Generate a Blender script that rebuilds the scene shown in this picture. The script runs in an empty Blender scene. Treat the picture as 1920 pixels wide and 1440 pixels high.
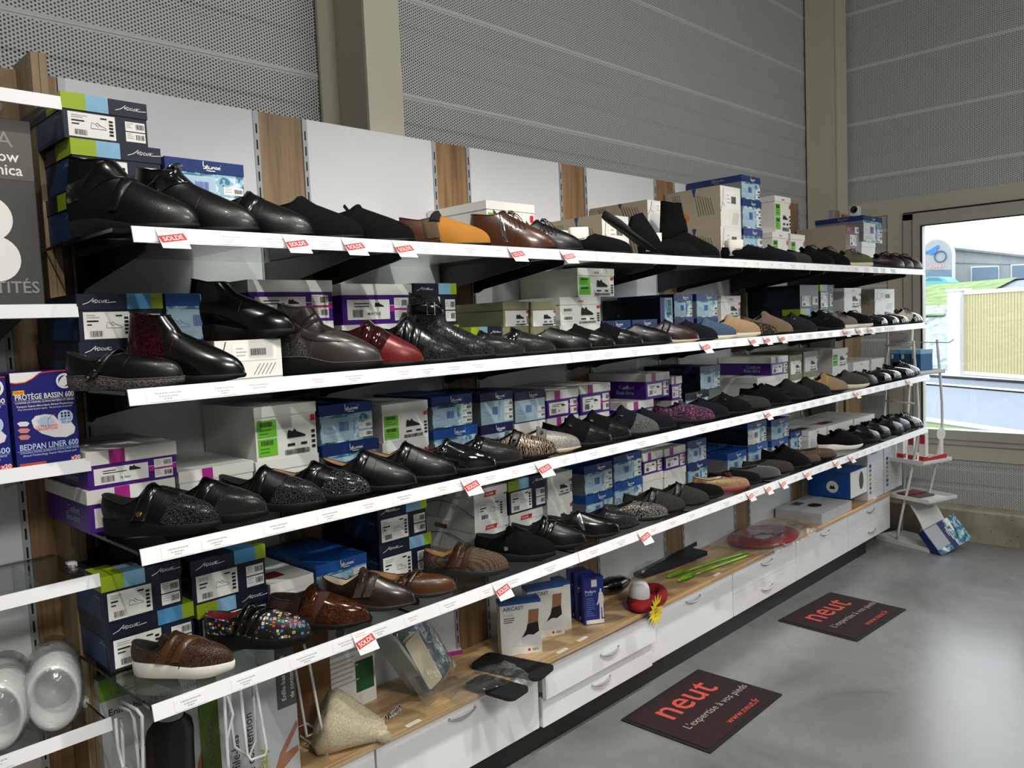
import bpy, bmesh, math, random
from mathutils import Vector, Matrix
from mathutils.bvhtree import BVHTree
random.seed(7)
S = bpy.context.scene
COL = S.collection
# ------------------------------------------------------------------ camera
F, CX, CY, H = 1515.0, 960.0, 720.0, 1.68
CR = Vector((0.69787212, -0.71495882, -0.04252514))   # camera right / up / forward in the shop's axes
CU = Vector((0.08218548, 0.02095652, 0.99639669))
CF = Vector((0.71149143, 0.69885242, -0.0733842))
cam = bpy.data.cameras.new('camera'); cam.lens = F/1920*36; cam.sensor_width = 36; cam.clip_start = .02; cam.clip_end = 500
co = bpy.data.objects.new('camera', cam); COL.objects.link(co)
co.matrix_world = Matrix((( CR.x, CU.x, -CF.x, 0), (CR.y, CU.y, -CF.y, 0), (CR.z, CU.z, -CF.z, H), (0, 0, 0, 1)))
S.camera = co
# ------------------------------------------------------------------ world, lights, exposure
w = bpy.data.worlds.new('overcast_sky'); S.world = w; w.use_nodes = True
bg = w.node_tree.nodes['Background']; bg.inputs[0].default_value = (.93, .97, 1, 1); bg.inputs[1].default_value = 4.2
S.view_settings.view_transform = 'Standard'; S.view_settings.look = 'None'; S.view_settings.gamma = 1
S.view_settings.use_curve_mapping = False; S.view_settings.exposure = 0.0
def light(name, typ, loc, target, energy, col=(1, 1, 1), **kw):
    d = bpy.data.lights.new(name, typ); d.energy = energy; d.color = col
    for k, v in kw.items(): setattr(d, k, v)
    o = bpy.data.objects.new(name, d); COL.objects.link(o); o.location = loc
    o.rotation_euler = (Vector(target)-Vector(loc)).to_track_quat('-Z', 'Y').to_euler()
    return o
# ceiling track spots in front of the shelving
for i, (x, e) in enumerate(((-.05, 140), (1.25, 178), (2.45, 120), (3.5, 44))):
    light('track_spot', 'SPOT', (x, .35, 3.75), (x+.75, 1.9, .75), e, (1, .965, .9), spot_size=math.radians(66), spot_blend=.55, shadow_soft_size=.03)
# added area lights for soft ambient and frontal fill, no known luminaires
for i, (x, y, e) in enumerate(((.4, -3.6, 185), (2.6, -1.0, 42), (4.8, -2.6, 22))):
    light('ambient_fill', 'AREA', (x, y, 4.35), (x+.3, y+1.2, 0), e, (1, .98, .94), shape='RECTANGLE', size=1.2, size_y=1.2)
# daylight portal in the shop window
pt = light('window_portal', 'AREA', (6.62, .55, 1.53), (0, .55, 1.53), 1, shape='RECTANGLE', size=3.0, size_y=1.5)
pt.data.cycles.is_portal = True
# ------------------------------------------------------------------ projection helpers (photo pixel -> point of the shop)
def X_at(px, y, z):
    k = px-CX; Z = z-H
    return (F*(CR.y*y+CR.z*Z)-k*(CF.y*y+CF.z*Z))/(k*CF.x-F*CR.x)
def Y_at(px, x, z):
    k = px-CX; Z = z-H
    return (F*(CR.x*x+CR.z*Z)-k*(CF.x*x+CF.z*Z))/(k*CF.y-F*CR.y)
def Z_at(py, x, y):
    k = CY-py
    return H+(F*(CU.x*x+CU.y*y)-k*(CF.x*x+CF.y*y))/(k*CF.z-F*CU.z)
def ray(px, py): return (CR*((px-CX)/F)+CU*((CY-py)/F)+CF)
def on_z(px, py, z): d = ray(px, py); t = (z-H)/d.z; return Vector((d.x*t, d.y*t, z))
def on_y(px, py, y): d = ray(px, py); t = y/d.y; return Vector((d.x*t, y, H+d.z*t))
def on_x(px, py, x): d = ray(px, py); t = x/d.x; return Vector((x, d.y*t, H+d.z*t))
# ------------------------------------------------------------------ materials
def nd(nt, t, ins=None, **props):
    n = nt.nodes.new(t)
    for k, v in props.items(): setattr(n, k, v)
    for k, v in (ins or {}).items():
        s = n.inputs[k]
        if isinstance(v, bpy.types.NodeSocket): nt.links.new(v, s)
        else: s.default_value = v
    return n
def mt(nt, op, a, b=None, c=None):
    d = {0: a}
    if b is not None: d[1] = b
    if c is not None: d[2] = c
    return nd(nt, 'ShaderNodeMath', d, operation=op).outputs[0]
def rgba(c): return (c[0], c[1], c[2], 1)
def hx(h):
    h = h.lstrip('#'); return tuple(((int(h[i:i+2], 16)/255+.055)/1.055)**2.4 if int(h[i:i+2], 16) > 10 else int(h[i:i+2], 16)/255/12.92 for i in (0, 2, 4))
MATS = {}
def base(name):
    m = bpy.data.materials.new(name); m.use_nodes = True; MATS[name] = m
    nt = m.node_tree; return m, nt, nt.nodes['Principled BSDF']
def M(name, col=None, rough=.5, metal=0, bump=None, coat=0, vary=0, sheen=0, spec=.5):
    if name in MATS: return MATS[name]
    if isinstance(col, str): col = hx(col)
    m, nt, b = base(name)
    b.inputs['Base Color'].default_value = rgba(col); b.inputs['Roughness'].default_value = rough; b.inputs['Metallic'].default_value = metal
    b.inputs['Coat Weight'].default_value = coat; b.inputs['Coat Roughness'].default_value = .06; b.inputs['Sheen Weight'].default_value = sheen
    b.inputs['Specular IOR Level'].default_value = spec
    tc = nd(nt, 'ShaderNodeTexCoord')
    if vary:
        n = nd(nt, 'ShaderNodeTexNoise', {'Vector': tc.outputs['Object'], 'Scale': 22.0, 'Detail': 3.0})
        c = nd(nt, 'ShaderNodeMix', {0: n.outputs[0], 6: rgba([x*(1-vary) for x in col]), 7: rgba([min(1, x*(1+vary)) for x in col])}, data_type='RGBA')
        nt.links.new(c.outputs[2], b.inputs['Base Color'])
    if bump:
        n = nd(nt, 'ShaderNodeTexNoise', {'Vector': tc.outputs['Object'], 'Scale': bump[0], 'Detail': 3.0})
        bp = nd(nt, 'ShaderNodeBump', {'Strength': bump[1], 'Distance': .002, 'Height': n.outputs[0]})
        nt.links.new(bp.outputs[0], b.inputs['Normal'])
    return m
def emissive(name, col, s):
    m, nt, b = base(name); b.inputs['Base Color'].default_value = rgba(col); b.inputs['Emission Color'].default_value = rgba(col); b.inputs['Emission Strength'].default_value = s; return m
def perforated(name, ax):
    m, nt, b = base(name)
    tc = nd(nt, 'ShaderNodeTexCoord'); sp = nd(nt, 'ShaderNodeSeparateXYZ', {0: tc.outputs['Object']})
    u = mt(nt, 'DIVIDE', sp.outputs[ax], .02228); v = mt(nt, 'DIVIDE', sp.outputs[2], .01287)
    def lat(o):
        fu = mt(nt, 'MULTIPLY', mt(nt, 'SUBTRACT', mt(nt, 'FRACT', mt(nt, 'ADD', u, o)), .5), .02228)
        fv = mt(nt, 'MULTIPLY', mt(nt, 'SUBTRACT', mt(nt, 'FRACT', mt(nt, 'ADD', v, o)), .5), .01287)
        return mt(nt, 'SQRT', mt(nt, 'ADD', mt(nt, 'MULTIPLY', fu, fu), mt(nt, 'MULTIPLY', fv, fv)))
    d = mt(nt, 'MINIMUM', lat(0.), lat(.5))
    hole = nd(nt, 'ShaderNodeMapRange', {'Value': d, 'From Min': .0032, 'From Max': .0037, 'To Min': 1.0, 'To Max': 0.0})
    s = mt(nt, 'ABSOLUTE', mt(nt, 'SUBTRACT', mt(nt, 'FRACT', mt(nt, 'DIVIDE', mt(nt, 'ADD', sp.outputs[2], .248-.004), .42)), .5))
    keep = nd(nt, 'ShaderNodeMapRange', {'Value': s, 'From Min': .47, 'From Max': .472, 'To Min': 1.0, 'To Max': 0.0})
    k = mt(nt, 'MULTIPLY', hole.outputs[0], keep.outputs[0])
    n = nd(nt, 'ShaderNodeTexNoise', {'Vector': tc.outputs['Object'], 'Scale': 1.5})
    c0 = nd(nt, 'ShaderNodeMix', {0: n.outputs[0], 6: (.6, .615, .6, 1), 7: (.67, .68, .66, 1)}, data_type='RGBA')
    c = nd(nt, 'ShaderNodeMix', {0: k, 6: c0.outputs[2], 7: (.006, .006, .007, 1)}, data_type='RGBA')
    nt.links.new(c.outputs[2], b.inputs['Base Color']); b.inputs['Roughness'].default_value = .5
    return m
def wood(name, a, bcol, axis, scale=1.0, staves=False, rough=.45):
    m, nt, b = base(name)
    tc = nd(nt, 'ShaderNodeTexCoord')
    sc = [26.0*scale]*3; sc[axis] = 1.3*scale
    mp = nd(nt, 'ShaderNodeMapping', {'Vector': tc.outputs['Object'], 'Scale': sc})
    n1 = nd(nt, 'ShaderNodeTexNoise', {'Vector': mp.outputs[0], 'Scale': 1.0, 'Detail': 6.0, 'Distortion': 1.4})
    mp2 = nd(nt, 'ShaderNodeMapping', {'Vector': tc.outputs['Object'], 'Scale': [x*5 for x in sc]})
    n2 = nd(nt, 'ShaderNodeTexNoise', {'Vector': mp2.outputs[0], 'Scale': 1.0, 'Detail': 3.0})
    f = mt(nt, 'ADD', mt(nt, 'MULTIPLY', n1.outputs[0], .75), mt(nt, 'MULTIPLY', n2.outputs[0], .3))
    r = nd(nt, 'ShaderNodeMapRange', {'Value': f, 'From Min': .36, 'From Max': .68})
    c = nd(nt, 'ShaderNodeMix', {0: r.outputs[0], 6: rgba(hx(a)), 7: rgba(hx(bcol))}, data_type='RGBA')
    out = c.outputs[2]
    if staves:
        br = nd(nt, 'ShaderNodeTexBrick', {'Vector': tc.outputs['Object'], 'Color1': (.78, .78, .78, 1), 'Color2': (1.12, 1.08, 1.0, 1), 'Mortar': (.62, .6, .56, 1), 'Scale': 1.0, 'Mortar Size': .0007, 'Brick Width': .43, 'Row Height': .052}, offset=.37)
        mx = nd(nt, 'ShaderNodeMix', {0: 1.0, 6: out, 7: br.outputs[0]}, data_type='RGBA', blend_type='MULTIPLY'); out = mx.outputs[2]
    nt.links.new(out, b.inputs['Base Color']); b.inputs['Roughness'].default_value = rough
    bp = nd(nt, 'ShaderNodeBump', {'Strength': .15, 'Distance': .001, 'Height': f}); nt.links.new(bp.outputs[0], b.inputs['Normal'])
    return m
def clear(name, tint, refl=1.0, rough=.02, bump=None, haze=0.0, hazecol=(.8, .8, .8), f0=.045, power=5.0):
    m, nt, b = base(name); nt.nodes.remove(b)
    tr = nd(nt, 'ShaderNodeBsdfTransparent', {0: rgba(tint)}); gl = nd(nt, 'ShaderNodeBsdfGlossy', {'Roughness': rough})
    lw = nd(nt, 'ShaderNodeLayerWeight', {'Blend': .5})
    if bump:
        tc = nd(nt, 'ShaderNodeTexCoord'); n = nd(nt, 'ShaderNodeTexNoise', {'Vector': tc.outputs['Object'], 'Scale': bump[0], 'Detail': 4.0, 'Distortion': 1.2})
        bp = nd(nt, 'ShaderNodeBump', {'Strength': bump[1], 'Distance': .01, 'Height': n.outputs[0]})
        nt.links.new(bp.outputs[0], gl.inputs['Normal']); nt.links.new(bp.outputs[0], lw.inputs['Normal'])
    fk = mt(nt, 'MULTIPLY', mt(nt, 'ADD', mt(nt, 'MULTIPLY', mt(nt, 'POWER', lw.outputs['Facing'], power), .95), f0), refl)
    src = tr.outputs[0]
    if haze:
        df = nd(nt, 'ShaderNodeBsdfDiffuse', {0: rgba(hazecol)}); mx0 = nd(nt, 'ShaderNodeMixShader', {0: haze, 1: src, 2: df.outputs[0]}); src = mx0.outputs[0]
    mx = nd(nt, 'ShaderNodeMixShader', {0: fk, 1: src, 2: gl.outputs[0]})
    nt.links.new(mx.outputs[0], nt.nodes['Material Output'].inputs[0]); return m
def ramp(nt, fac, stops, interp='CONSTANT'):
    r = nd(nt, 'ShaderNodeValToRGB', {0: fac}); cr = r.color_ramp; cr.interpolation = interp
    while len(cr.elements) < len(stops): cr.elements.new(.5)
    for e, (p, c) in zip(cr.elements, stops): e.position = p; e.color = rgba(hx(c) if isinstance(c, str) else c)
    return r.outputs[0]
def pattern(name, kind, cols, scale=300.0, rough=.4, metal=0.0, bump=.6):
    """leathers and cloths with a surface pattern: cells, crocodile, glitter, zebra, snake, squares, dots"""
    m, nt, b = base(name); tc = nd(nt, 'ShaderNodeTexCoord'); v = tc.outputs['Object']; c1, c2 = [hx(x) if isinstance(x, str) else x for x in cols[:2]]
    h = None
    if kind in ('croc', 'crackle'):
        n = nd(nt, 'ShaderNodeTexVoronoi', {'Vector': v, 'Scale': scale}, feature='DISTANCE_TO_EDGE')
        f = nd(nt, 'ShaderNodeMapRange', {'Value': n.outputs[0], 'From Min': .04, 'From Max': .16}); h = f.outputs[0]
        out = nd(nt, 'ShaderNodeMix', {0: h, 6: rgba(c1), 7: rgba(c2)}, data_type='RGBA').outputs[2]
    elif kind == 'glitter':
        n = nd(nt, 'ShaderNodeTexVoronoi', {'Vector': v, 'Scale': scale})
        sp = nd(nt, 'ShaderNodeSeparateColor', {0: n.outputs['Color']})
        f = mt(nt, 'POWER', sp.outputs[0], 2.5)
        out = nd(nt, 'ShaderNodeMix', {0: f, 6: rgba(c1), 7: rgba(c2)}, data_type='RGBA').outputs[2]
        h = sp.outputs[1]
    elif kind in ('zebra', 'wave'):
        n = nd(nt, 'ShaderNodeTexWave', {'Vector': v, 'Scale': scale, 'Distortion': 9.0, 'Detail': 2.0, 'Detail Scale': 1.6}, bands_direction='X')
        f = nd(nt, 'ShaderNodeMapRange', {'Value': n.outputs[1], 'From Min': .45, 'From Max': .58}); h = f.outputs[0]
        out = nd(nt, 'ShaderNodeMix', {0: h, 6: rgba(c1), 7: rgba(c2)}, data_type='RGBA').outputs[2]
    elif kind in ('snake', 'mesh'):
        n = nd(nt, 'ShaderNodeTexVoronoi', {'Vector': v, 'Scale': scale, 'Randomness': .6 if kind == 'snake' else .1}, feature='F1')
        f = nd(nt, 'ShaderNodeMapRange', {'Value': n.outputs[0], 'From Min': .3, 'From Max': .6, 'To Min': 1.0, 'To Max': 0.0}); h = f.outputs[0]
        out = nd(nt, 'ShaderNodeMix', {0: h, 6: rgba(c1), 7: rgba(c2)}, data_type='RGBA').outputs[2]
    elif kind == 'multi':
        n = nd(nt, 'ShaderNodeTexVoronoi', {'Vector': v, 'Scale': scale, 'Randomness': .55}, distance='CHEBYCHEV')
        sp = nd(nt, 'ShaderNodeSeparateColor', {0: n.outputs['Color']})
        colr = ramp(nt, sp.outputs[0], [(i/len(cols[1:]), c) for i, c in enumerate(cols[1:])])
        a = mt(nt, 'LESS_THAN', n.outputs[0], .34); i2 = mt(nt, 'LESS_THAN', n.outputs[0], .17)
        big = mt(nt, 'GREATER_THAN', sp.outputs[1], .35)
        ring = mt(nt, 'SUBTRACT', a, mt(nt, 'MULTIPLY', i2, big))
        out = nd(nt, 'ShaderNodeMix', {0: ring, 6: rgba(c1), 7: colr}, data_type='RGBA').outputs[2]
    elif kind == 'spots':
        n = nd(nt, 'ShaderNodeTexNoise', {'Vector': v, 'Scale': scale, 'Detail': 2.0, 'Distortion': .6})
        out = ramp(nt, n.outputs[0], [(i/(len(cols)-1)*.42+.3 if i else 0, c) for i, c in enumerate(cols)])
    elif kind == 'hatch':
        mp = nd(nt, 'ShaderNodeMapping', {'Vector': v, 'Rotation': (0, 0, .785)})
        n = nd(nt, 'ShaderNodeTexChecker', {'Vector': mp.outputs[0], 'Scale': scale}); w1 = nd(nt, 'ShaderNodeTexWave', {'Vector': mp.outputs[0], 'Scale': scale}, bands_direction='X'); w2 = nd(nt, 'ShaderNodeTexWave', {'Vector': mp.outputs[0], 'Scale': scale}, bands_direction='Y')
        h = mt(nt, 'MINIMUM', w1.outputs[1], w2.outputs[1])
        out = nd(nt, 'ShaderNodeMix', {0: mt(nt, 'LESS_THAN', h, .06), 6: rgba(c1), 7: rgba(c2)}, data_type='RGBA').outputs[2]
    elif kind == 'fabric':
        n = nd(nt, 'ShaderNodeTexNoise', {'Vector': v, 'Scale': scale, 'Detail': 4.0}); h = n.outputs[0]
        f = nd(nt, 'ShaderNodeMapRange', {'Value': h, 'From Min': .4, 'From Max': .62})
        out = nd(nt, 'ShaderNodeMix', {0: f.outputs[0], 6: rgba(c1), 7: rgba(c2)}, data_type='RGBA').outputs[2]
    nt.links.new(out, b.inputs['Base Color']); b.inputs['Roughness'].default_value = rough; b.inputs['Metallic'].default_value = metal
    if h is not None and bump:
        bp = nd(nt, 'ShaderNodeBump', {'Strength': bump, 'Distance': .0015, 'Height': h}); nt.links.new(bp.outputs[0], b.inputs['Normal'])
    return m
WHITE = M('white_paint', '#f2f2ef', .35); PANEL = M('white_panel', '#d3d4d7', .35); STRIP = M('white_plastic_strip', '#f4f4f6', .28)
PAPER = M('white_paper', '#f1f0ea', .6); SLIP = M('slip_white', '#f3f3f4', .5); INK = M('black_ink', '#101012', .6); GREYINK = M('grey_ink', '#b4b4b4', .7); PINKINK = M('pink_ink', '#dcb0b0', .7)
RED = M('red_print', '#cf2027', .5); GREEN = M('green_sticker', '#6fc02c', .5); STEEL = M('brushed_metal', '#b9bbbd', .25, 1)
BLACKM = M('black_metal', '#0b0b0c', .35); DARK = M('dark_slot', '#060606', .8); BEIGE = M('cream_steel', '#cdc8b4', .45); UPR = M('upright_grey', '#a9abad', .4, .3)
GLASS = clear('shelf_glass', (.84, .87, .86), .9); PANE = clear('window_glass', (.97, .985, .99), .6)
BAG = clear('clear_bag', (.97, .975, .98), .9, .1, (26, .6), .07, f0=.08, power=3.0)
MILK = clear('milky_plastic', (.85, .87, .85), .4, .2, (14, .3), .62, (.92, .93, .9))
EDGE = M('glass_edge', '#0d1513', .2)
OAK = wood('oak_boards', '#6a4f33', '#997a55', 2); OAKTOP = wood('oak_worktop', '#a9835a', '#d8b98c', 0, .6, True, .35)
OAKGREY = wood('grey_oak', '#6d5a42', '#9a8262', 2)
# ------------------------------------------------------------------ mesh helpers
class MB:
    def __init__(s): s.v = []; s.f = []; s.fm = []; s.ms = []
    def mi(s, m):
        if m not in s.ms: s.ms.append(m)
        return s.ms.index(m)
    def add(s, vs, fs, m=None):
        o = len(s.v); s.v += [tuple(p) for p in vs]; k = s.mi(m)
        for f in fs: s.f.append(tuple(i+o for i in f)); s.fm.append(k)
        return s
    def quad(s, a, b, c, d, m=None): return s.add((a, b, c, d), ((0, 1, 2, 3),), m)
    def box(s, x0, x1, y0, y1, z0, z1, m=None, X=None):
        vs = [Vector((x, y, z)) for z in (z0, z1) for y in (y0, y1) for x in (x0, x1)]
        if X is not None: vs = [X @ p for p in vs]
        return s.add(vs, ((0, 2, 3, 1), (4, 5, 7, 6), (0, 1, 5, 4), (2, 6, 7, 3), (0, 4, 6, 2), (1, 3, 7, 5)), m)
    def rbox(s, x0, x1, y0, y1, z0, z1, r, m=None, X=None, n=3, axis=2):
        """box with rounded vertical (axis) edges"""
        pts = []
        R = {2: (x0, x1, y0, y1, z0, z1), 1: (x0, x1, z0, z1, y0, y1), 0: (y0, y1, z0, z1, x0, x1)}[axis]
        for cx, cy, a0 in ((R[1]-r, R[3]-r, 0), (R[0]+r, R[3]-r, 90), (R[0]+r, R[2]+r, 180), (R[1]-r, R[2]+r, 270)):
            for i in range(n+1):
                a = math.radians(a0+90*i/n); pts.append((cx+r*math.cos(a), cy+r*math.sin(a)))
        mk = {2: lambda a, b, c: (a, b, c), 1: lambda a, b, c: (a, c, b), 0: lambda a, b, c: (c, a, b)}[axis]
        k = len(pts); vs = [Vector(mk(a, b, R[4])) for a, b in pts]+[Vector(mk(a, b, R[5])) for a, b in pts]
        if X is not None: vs = [X @ p for p in vs]
        fs = [tuple(range(k-1, -1, -1)), tuple(range(k, 2*k))]+[(i, (i+1) % k, k+(i+1) % k, k+i) for i in range(k)]
        return s.add(vs, fs, m)
    def prism(s, pts, d0, d1, fn, m=None):
        """2d outline extruded between d0 and d1; fn(a, b, d) -> point"""
        k = len(pts); vs = [fn(a, b, d0) for a, b in pts]+[fn(a, b, d1) for a, b in pts]
        return s.add(vs, [tuple(range(k-1, -1, -1)), tuple(range(k, 2*k))]+[(i, (i+1) % k, k+(i+1) % k, k+i) for i in range(k)], m)
    def tube(s, pts, r, n=6, closed=False, m=None, caps=True):
        pts = [Vector(p) for p in pts]; k = len(pts); vs = []
        up = None
        for i, p in enumerate(pts):
            a = pts[(i-1) % k] if (closed or i > 0) else p; b = pts[(i+1) % k] if (closed or i < k-1) else p
            t = (b-a); t = t.normalized() if t.length > 1e-9 else Vector((0, 0, 1))
            if up is None: up = Vector((0, 0, 1)) if abs(t.z) < .9 else Vector((1, 0, 0))
            sx = t.cross(up); sx = sx.normalized() if sx.length > 1e-6 else Vector((1, 0, 0)); up = sx.cross(t).normalized()
            rr = r[i] if isinstance(r, (list, tuple)) else r
            for j in range(n):
                q = 2*math.pi*j/n; vs.append(p+sx*(rr*math.cos(q))+up*(rr*math.sin(q)))
        fs = []
        for i in range(k if closed else k-1):
            for j in range(n): fs.append((i*n+j, i*n+(j+1) % n, ((i+1) % k)*n+(j+1) % n, ((i+1) % k)*n+j))
        if caps and not closed: fs += [tuple(range(n-1, -1, -1)), tuple(range((k-1)*n, k*n))]
        return s.add(vs, fs, m)
    def grid(s, rows, closed=False, m=None, flip=False):
        k = len(rows[0]); vs = [p for r in rows for p in r]; fs = []
        for i in range(len(rows)-1):
            for j in range(k if closed else k-1):
                q = (i*k+j, i*k+(j+1) % k, (i+1)*k+(j+1) % k, (i+1)*k+j); fs.append(q[::-1] if flip else q)
        return s.add(vs, fs, m)
    def disc(s, c, nrm, r, h, m=None, n=16):
        c = Vector(c); nrm = Vector(nrm).normalized(); a = nrm.orthogonal().normalized(); b = nrm.cross(a)
        rows = [[c+(a*math.cos(2*math.pi*i/n)+b*math.sin(2*math.pi*i/n))*rr+nrm*hh for i in range(n)] for rr, hh in ((r, 0), (r, h*.6), (r*.8, h))]
        s.grid(rows, True, m); return s.add(rows[-1], (tuple(range(n)),), m)
    def lathe(s, prof, n=24, m=None, X=None, c=(0, 0, 0), squash=1.0):
        rows = [[Vector((c[0]+r*math.cos(2*math.pi*j/n), c[1]+squash*r*math.sin(2*math.pi*j/n), c[2]+z)) for j in range(n)] for r, z in prof]
        if X is not None: rows = [[X @ p for p in r] for r in rows]
        return s.grid(rows, True, m)
    def text(s, t, o, u, v, size, m=None, align='L', off=0.0, sx=1.0):
        vs, fs, wd = TXT(t, off); sh = {'L': 0, 'C': -wd/2, 'R': -wd}[align]; o = Vector(o); u = Vector(u); v = Vector(v)
        return s.add([o+u*((x+sh)*size*sx)+v*(y*size) for x, y in vs], fs, m)
    def stroke(s, lines, o, u, v, wd, size, m=None):
        """ribbons along 2d polylines"""
        o = Vector(o); u = Vector(u); v = Vector(v)
        for ln in lines:
            P = [Vector((a*size, b*size)) for a, b in ln]; L = []; Rr = []
            for i, p in enumerate(P):
                t = P[min(i+1, len(P)-1)]-P[max(i-1, 0)]; t = t.normalized() if t.length > 1e-9 else Vector((1, 0)); nn = Vector((-t.y, t.x))*(wd/2)
                L.append(p+nn); Rr.append(p-nn)
            vs = [o+u*p.x+v*p.y for p in L]+[o+u*p.x+v*p.y for p in Rr]; k = len(P)
            s.add(vs, [(i, k+i, k+i+1, i+1) for i in range(k-1)], m)
        return s
    def rect(s, o, u, v, a0, a1, b0, b1, m=None):
        o = Vector(o); u = Vector(u); v = Vector(v)
        return s.quad(o+u*a0+v*b0, o+u*a1+v*b0, o+u*a1+v*b1, o+u*a0+v*b1, m)
    def mesh(s, name, mat=None, smooth=False):
        me = bpy.data.meshes.new(name); me.from_pydata(s.v, [], s.f)
        for mm in s.ms: me.materials.append(mm if mm is not None else mat)
        if len(s.ms) > 1: me.polygons.foreach_set('material_index', s.fm)
        if smooth: me.polygons.foreach_set('use_smooth', [True]*len(me.polygons))
        me.update(); return me
    def build(s, name, mat=None, parent=None, smooth=False):
        return obj(name, s.mesh(name, mat, smooth), parent)
def obj(name, me, parent=None):
    o = bpy.data.objects.new(name, me); COL.objects.link(o)
    if parent is not None: o.parent = parent
    return o
def tag(o, label, cat, group=None, kind=None):
    if label: o['label'] = label
    if cat: o['category'] = cat
    if group: o['group'] = group
    if kind: o['kind'] = kind
    return o
def thing(name, label, cat, loc=(0, 0, 0), rz=0.0, group=None):
    o = bpy.data.objects.new(name, None); COL.objects.link(o); o.location = loc; o.rotation_euler = (0, 0, rz); o.empty_display_size = .05
    return tag(o, label, cat, group)
def struct(name, o=None):
    if o is None: o = bpy.data.objects.new(name, None); COL.objects.link(o)
    o['kind'] = 'structure'; return o
_T = {}
def TXT(t, off=0.0):
    k = (t, off)
    if k not in _T:
        c = bpy.data.curves.new('t', 'FONT'); c.body = t; c.size = 1; c.resolution_u = 2; c.offset = off
        o = bpy.data.objects.new('t', c); me = bpy.data.meshes.new_from_object(o)
        vs = [(v.co.x, v.co.y) for v in me.vertices]; fs = [tuple(p.vertices) for p in me.polygons]
        _T[k] = (vs, fs, max([x for x, y in vs] or [0])); bpy.data.objects.remove(o); bpy.data.curves.remove(c); bpy.data.meshes.remove(me)
    return _T[k]
ORD = 'first second third fourth fifth sixth seventh eighth ninth tenth eleventh twelfth thirteenth fourteenth fifteenth sixteenth seventeenth eighteenth nineteenth twentieth'.split()
ORD += ['twenty-'+x for x in ORD[:9]]+['thirtieth']+['thirty-'+x for x in ORD[:9]]
# ================================================================== the setting
YW, YF, YC = 2.394, 1.80, 2.073           # display wall, shelf front, cabinet front
P = .738; XL = .653                       # bay width, left end of the shelves
SB = [1.889, 1.540, 1.191, .841]          # lower edges of the four price strips
SZ = [b+.031 for b in SB]                 # glass tops
WT = .385                                 # worktop top
YCL, XE = 2.83, 6.5                       # cladding planes
PERX = perforated('perforated_cladding_side', 0); PERY = perforated('perforated_cladding_end', 1)
def mk_floor():
    m, nt, b = base('concrete_floor'); tc = nd(nt, 'ShaderNodeTexCoord')
    n = nd(nt, 'ShaderNodeTexNoise', {'Vector': tc.outputs['Object'], 'Scale': 1.6, 'Detail': 7.0, 'Roughness': .62, 'Distortion': .7})
    mp = nd(nt, 'ShaderNodeMapping', {'Vector': tc.outputs['Object'], 'Scale': (5, 22, 1), 'Rotation': (0, 0, .5)})
    n2 = nd(nt, 'ShaderNodeTexNoise', {'Vector': mp.outputs[0], 'Scale': 1.5, 'Detail': 6.0, 'Distortion': 1.5})
    f = mt(nt, 'ADD', mt(nt, 'MULTIPLY', n.outputs[0], .93), mt(nt, 'MULTIPLY', n2.outputs[0], .07))
    c = ramp(nt, f, [(.3, (.16, .16, .158)), (.5, (.22, .22, .216)), (.7, (.275, .275, .27))], 'LINEAR')
    nt.links.new(c, b.inputs['Base Color'])
    r = nd(nt, 'ShaderNodeMapRange', {'Value': n.outputs[0], 'From Min': .3, 'From Max': .7, 'To Min': .2, 'To Max': .3})
    nt.links.new(r.outputs[0], b.inputs['Roughness'])
    bp = nd(nt, 'ShaderNodeBump', {'Strength': .03, 'Distance': .004, 'Height': n2.outputs[0]}); nt.links.new(bp.outputs[0], b.inputs['Normal'])
    return m
struct('floor', MB().box(-4, 6.66, -6, 2.95, -.08, 0).build('floor', mk_floor()))
struct('ceiling', MB().box(-4.1, 6.7, -6.1, 3, 4.5, 4.6).build('ceiling', M('ceiling_white', '#b9b9b4', .8)))
WGREY = M('room_wall', '#9d9c96', .8)
struct('wall_right', MB().box(-4.1, 6.7, -6.1, -6, 0, 4.5).build('wall_right', WGREY))
struct('wall_back', MB().box(-4.1, -4, -6, 2.95, 0, 4.5).build('wall_back', WGREY))
# perforated cladding trays with a lip at every joint and shallow ribs
def tray(wall, ax, a0, a1, z0, z1, pos, sgn, mat):
    prof = [(0, 0), (0, .0035), (.009, .0035), (.013, .001)]
    L = z1-z0; hh = .42
    for c in (.14, .28):
        if c+.03 < L: prof += [(c-.012, .001), (c, -.003), (c+.02, -.003), (c+.032, .001)]
    prof += [(L, .001)]
    rows = []
    for a in (a0, a1):
        rows.append([(a, pos-sgn*d, z0+z) if ax == 0 else (pos-sgn*d, a, z0+z) for z, d in prof])
    MB().grid(rows, flip=(ax == 0)).build('cladding_tray', mat, wall)
wl = struct('wall_left'); SEAM = [2.692+.42*i for i in range(-6, 5)]
MB().box(-4, 6.7, YCL+.03, YCL+.08, 0, 4.5).build('backing', DARK, wl)
for i, z in enumerate(SEAM):
    tray(wl, 0, -4, 6.62, max(z, 0), z+.42, YCL, 1, PERX)
wf = struct('wall_front')
for i, z in enumerate(SEAM):
    if z > 2.2:
        if z < 2.4: tray(wf, 1, -6, YCL, 2.5, z+.42 if z+.42 > 2.5 else 2.6, XE, 1, PERY)
        else: tray(wf, 1, -6, YCL, z, z+.42, XE, 1, PERY)
for z0, z1 in ((.2, .588), (.588, 1.008), (1.008, 1.428), (1.428, 1.848), (1.848, 2.268), (2.268, 2.42)):
    tray(wf, 1, 2.285, YCL, z0, z1, XE, 1, PERY)
tray(wf, 1, -6, 2.285, .2, .55, XE, 1, PERY)
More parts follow.
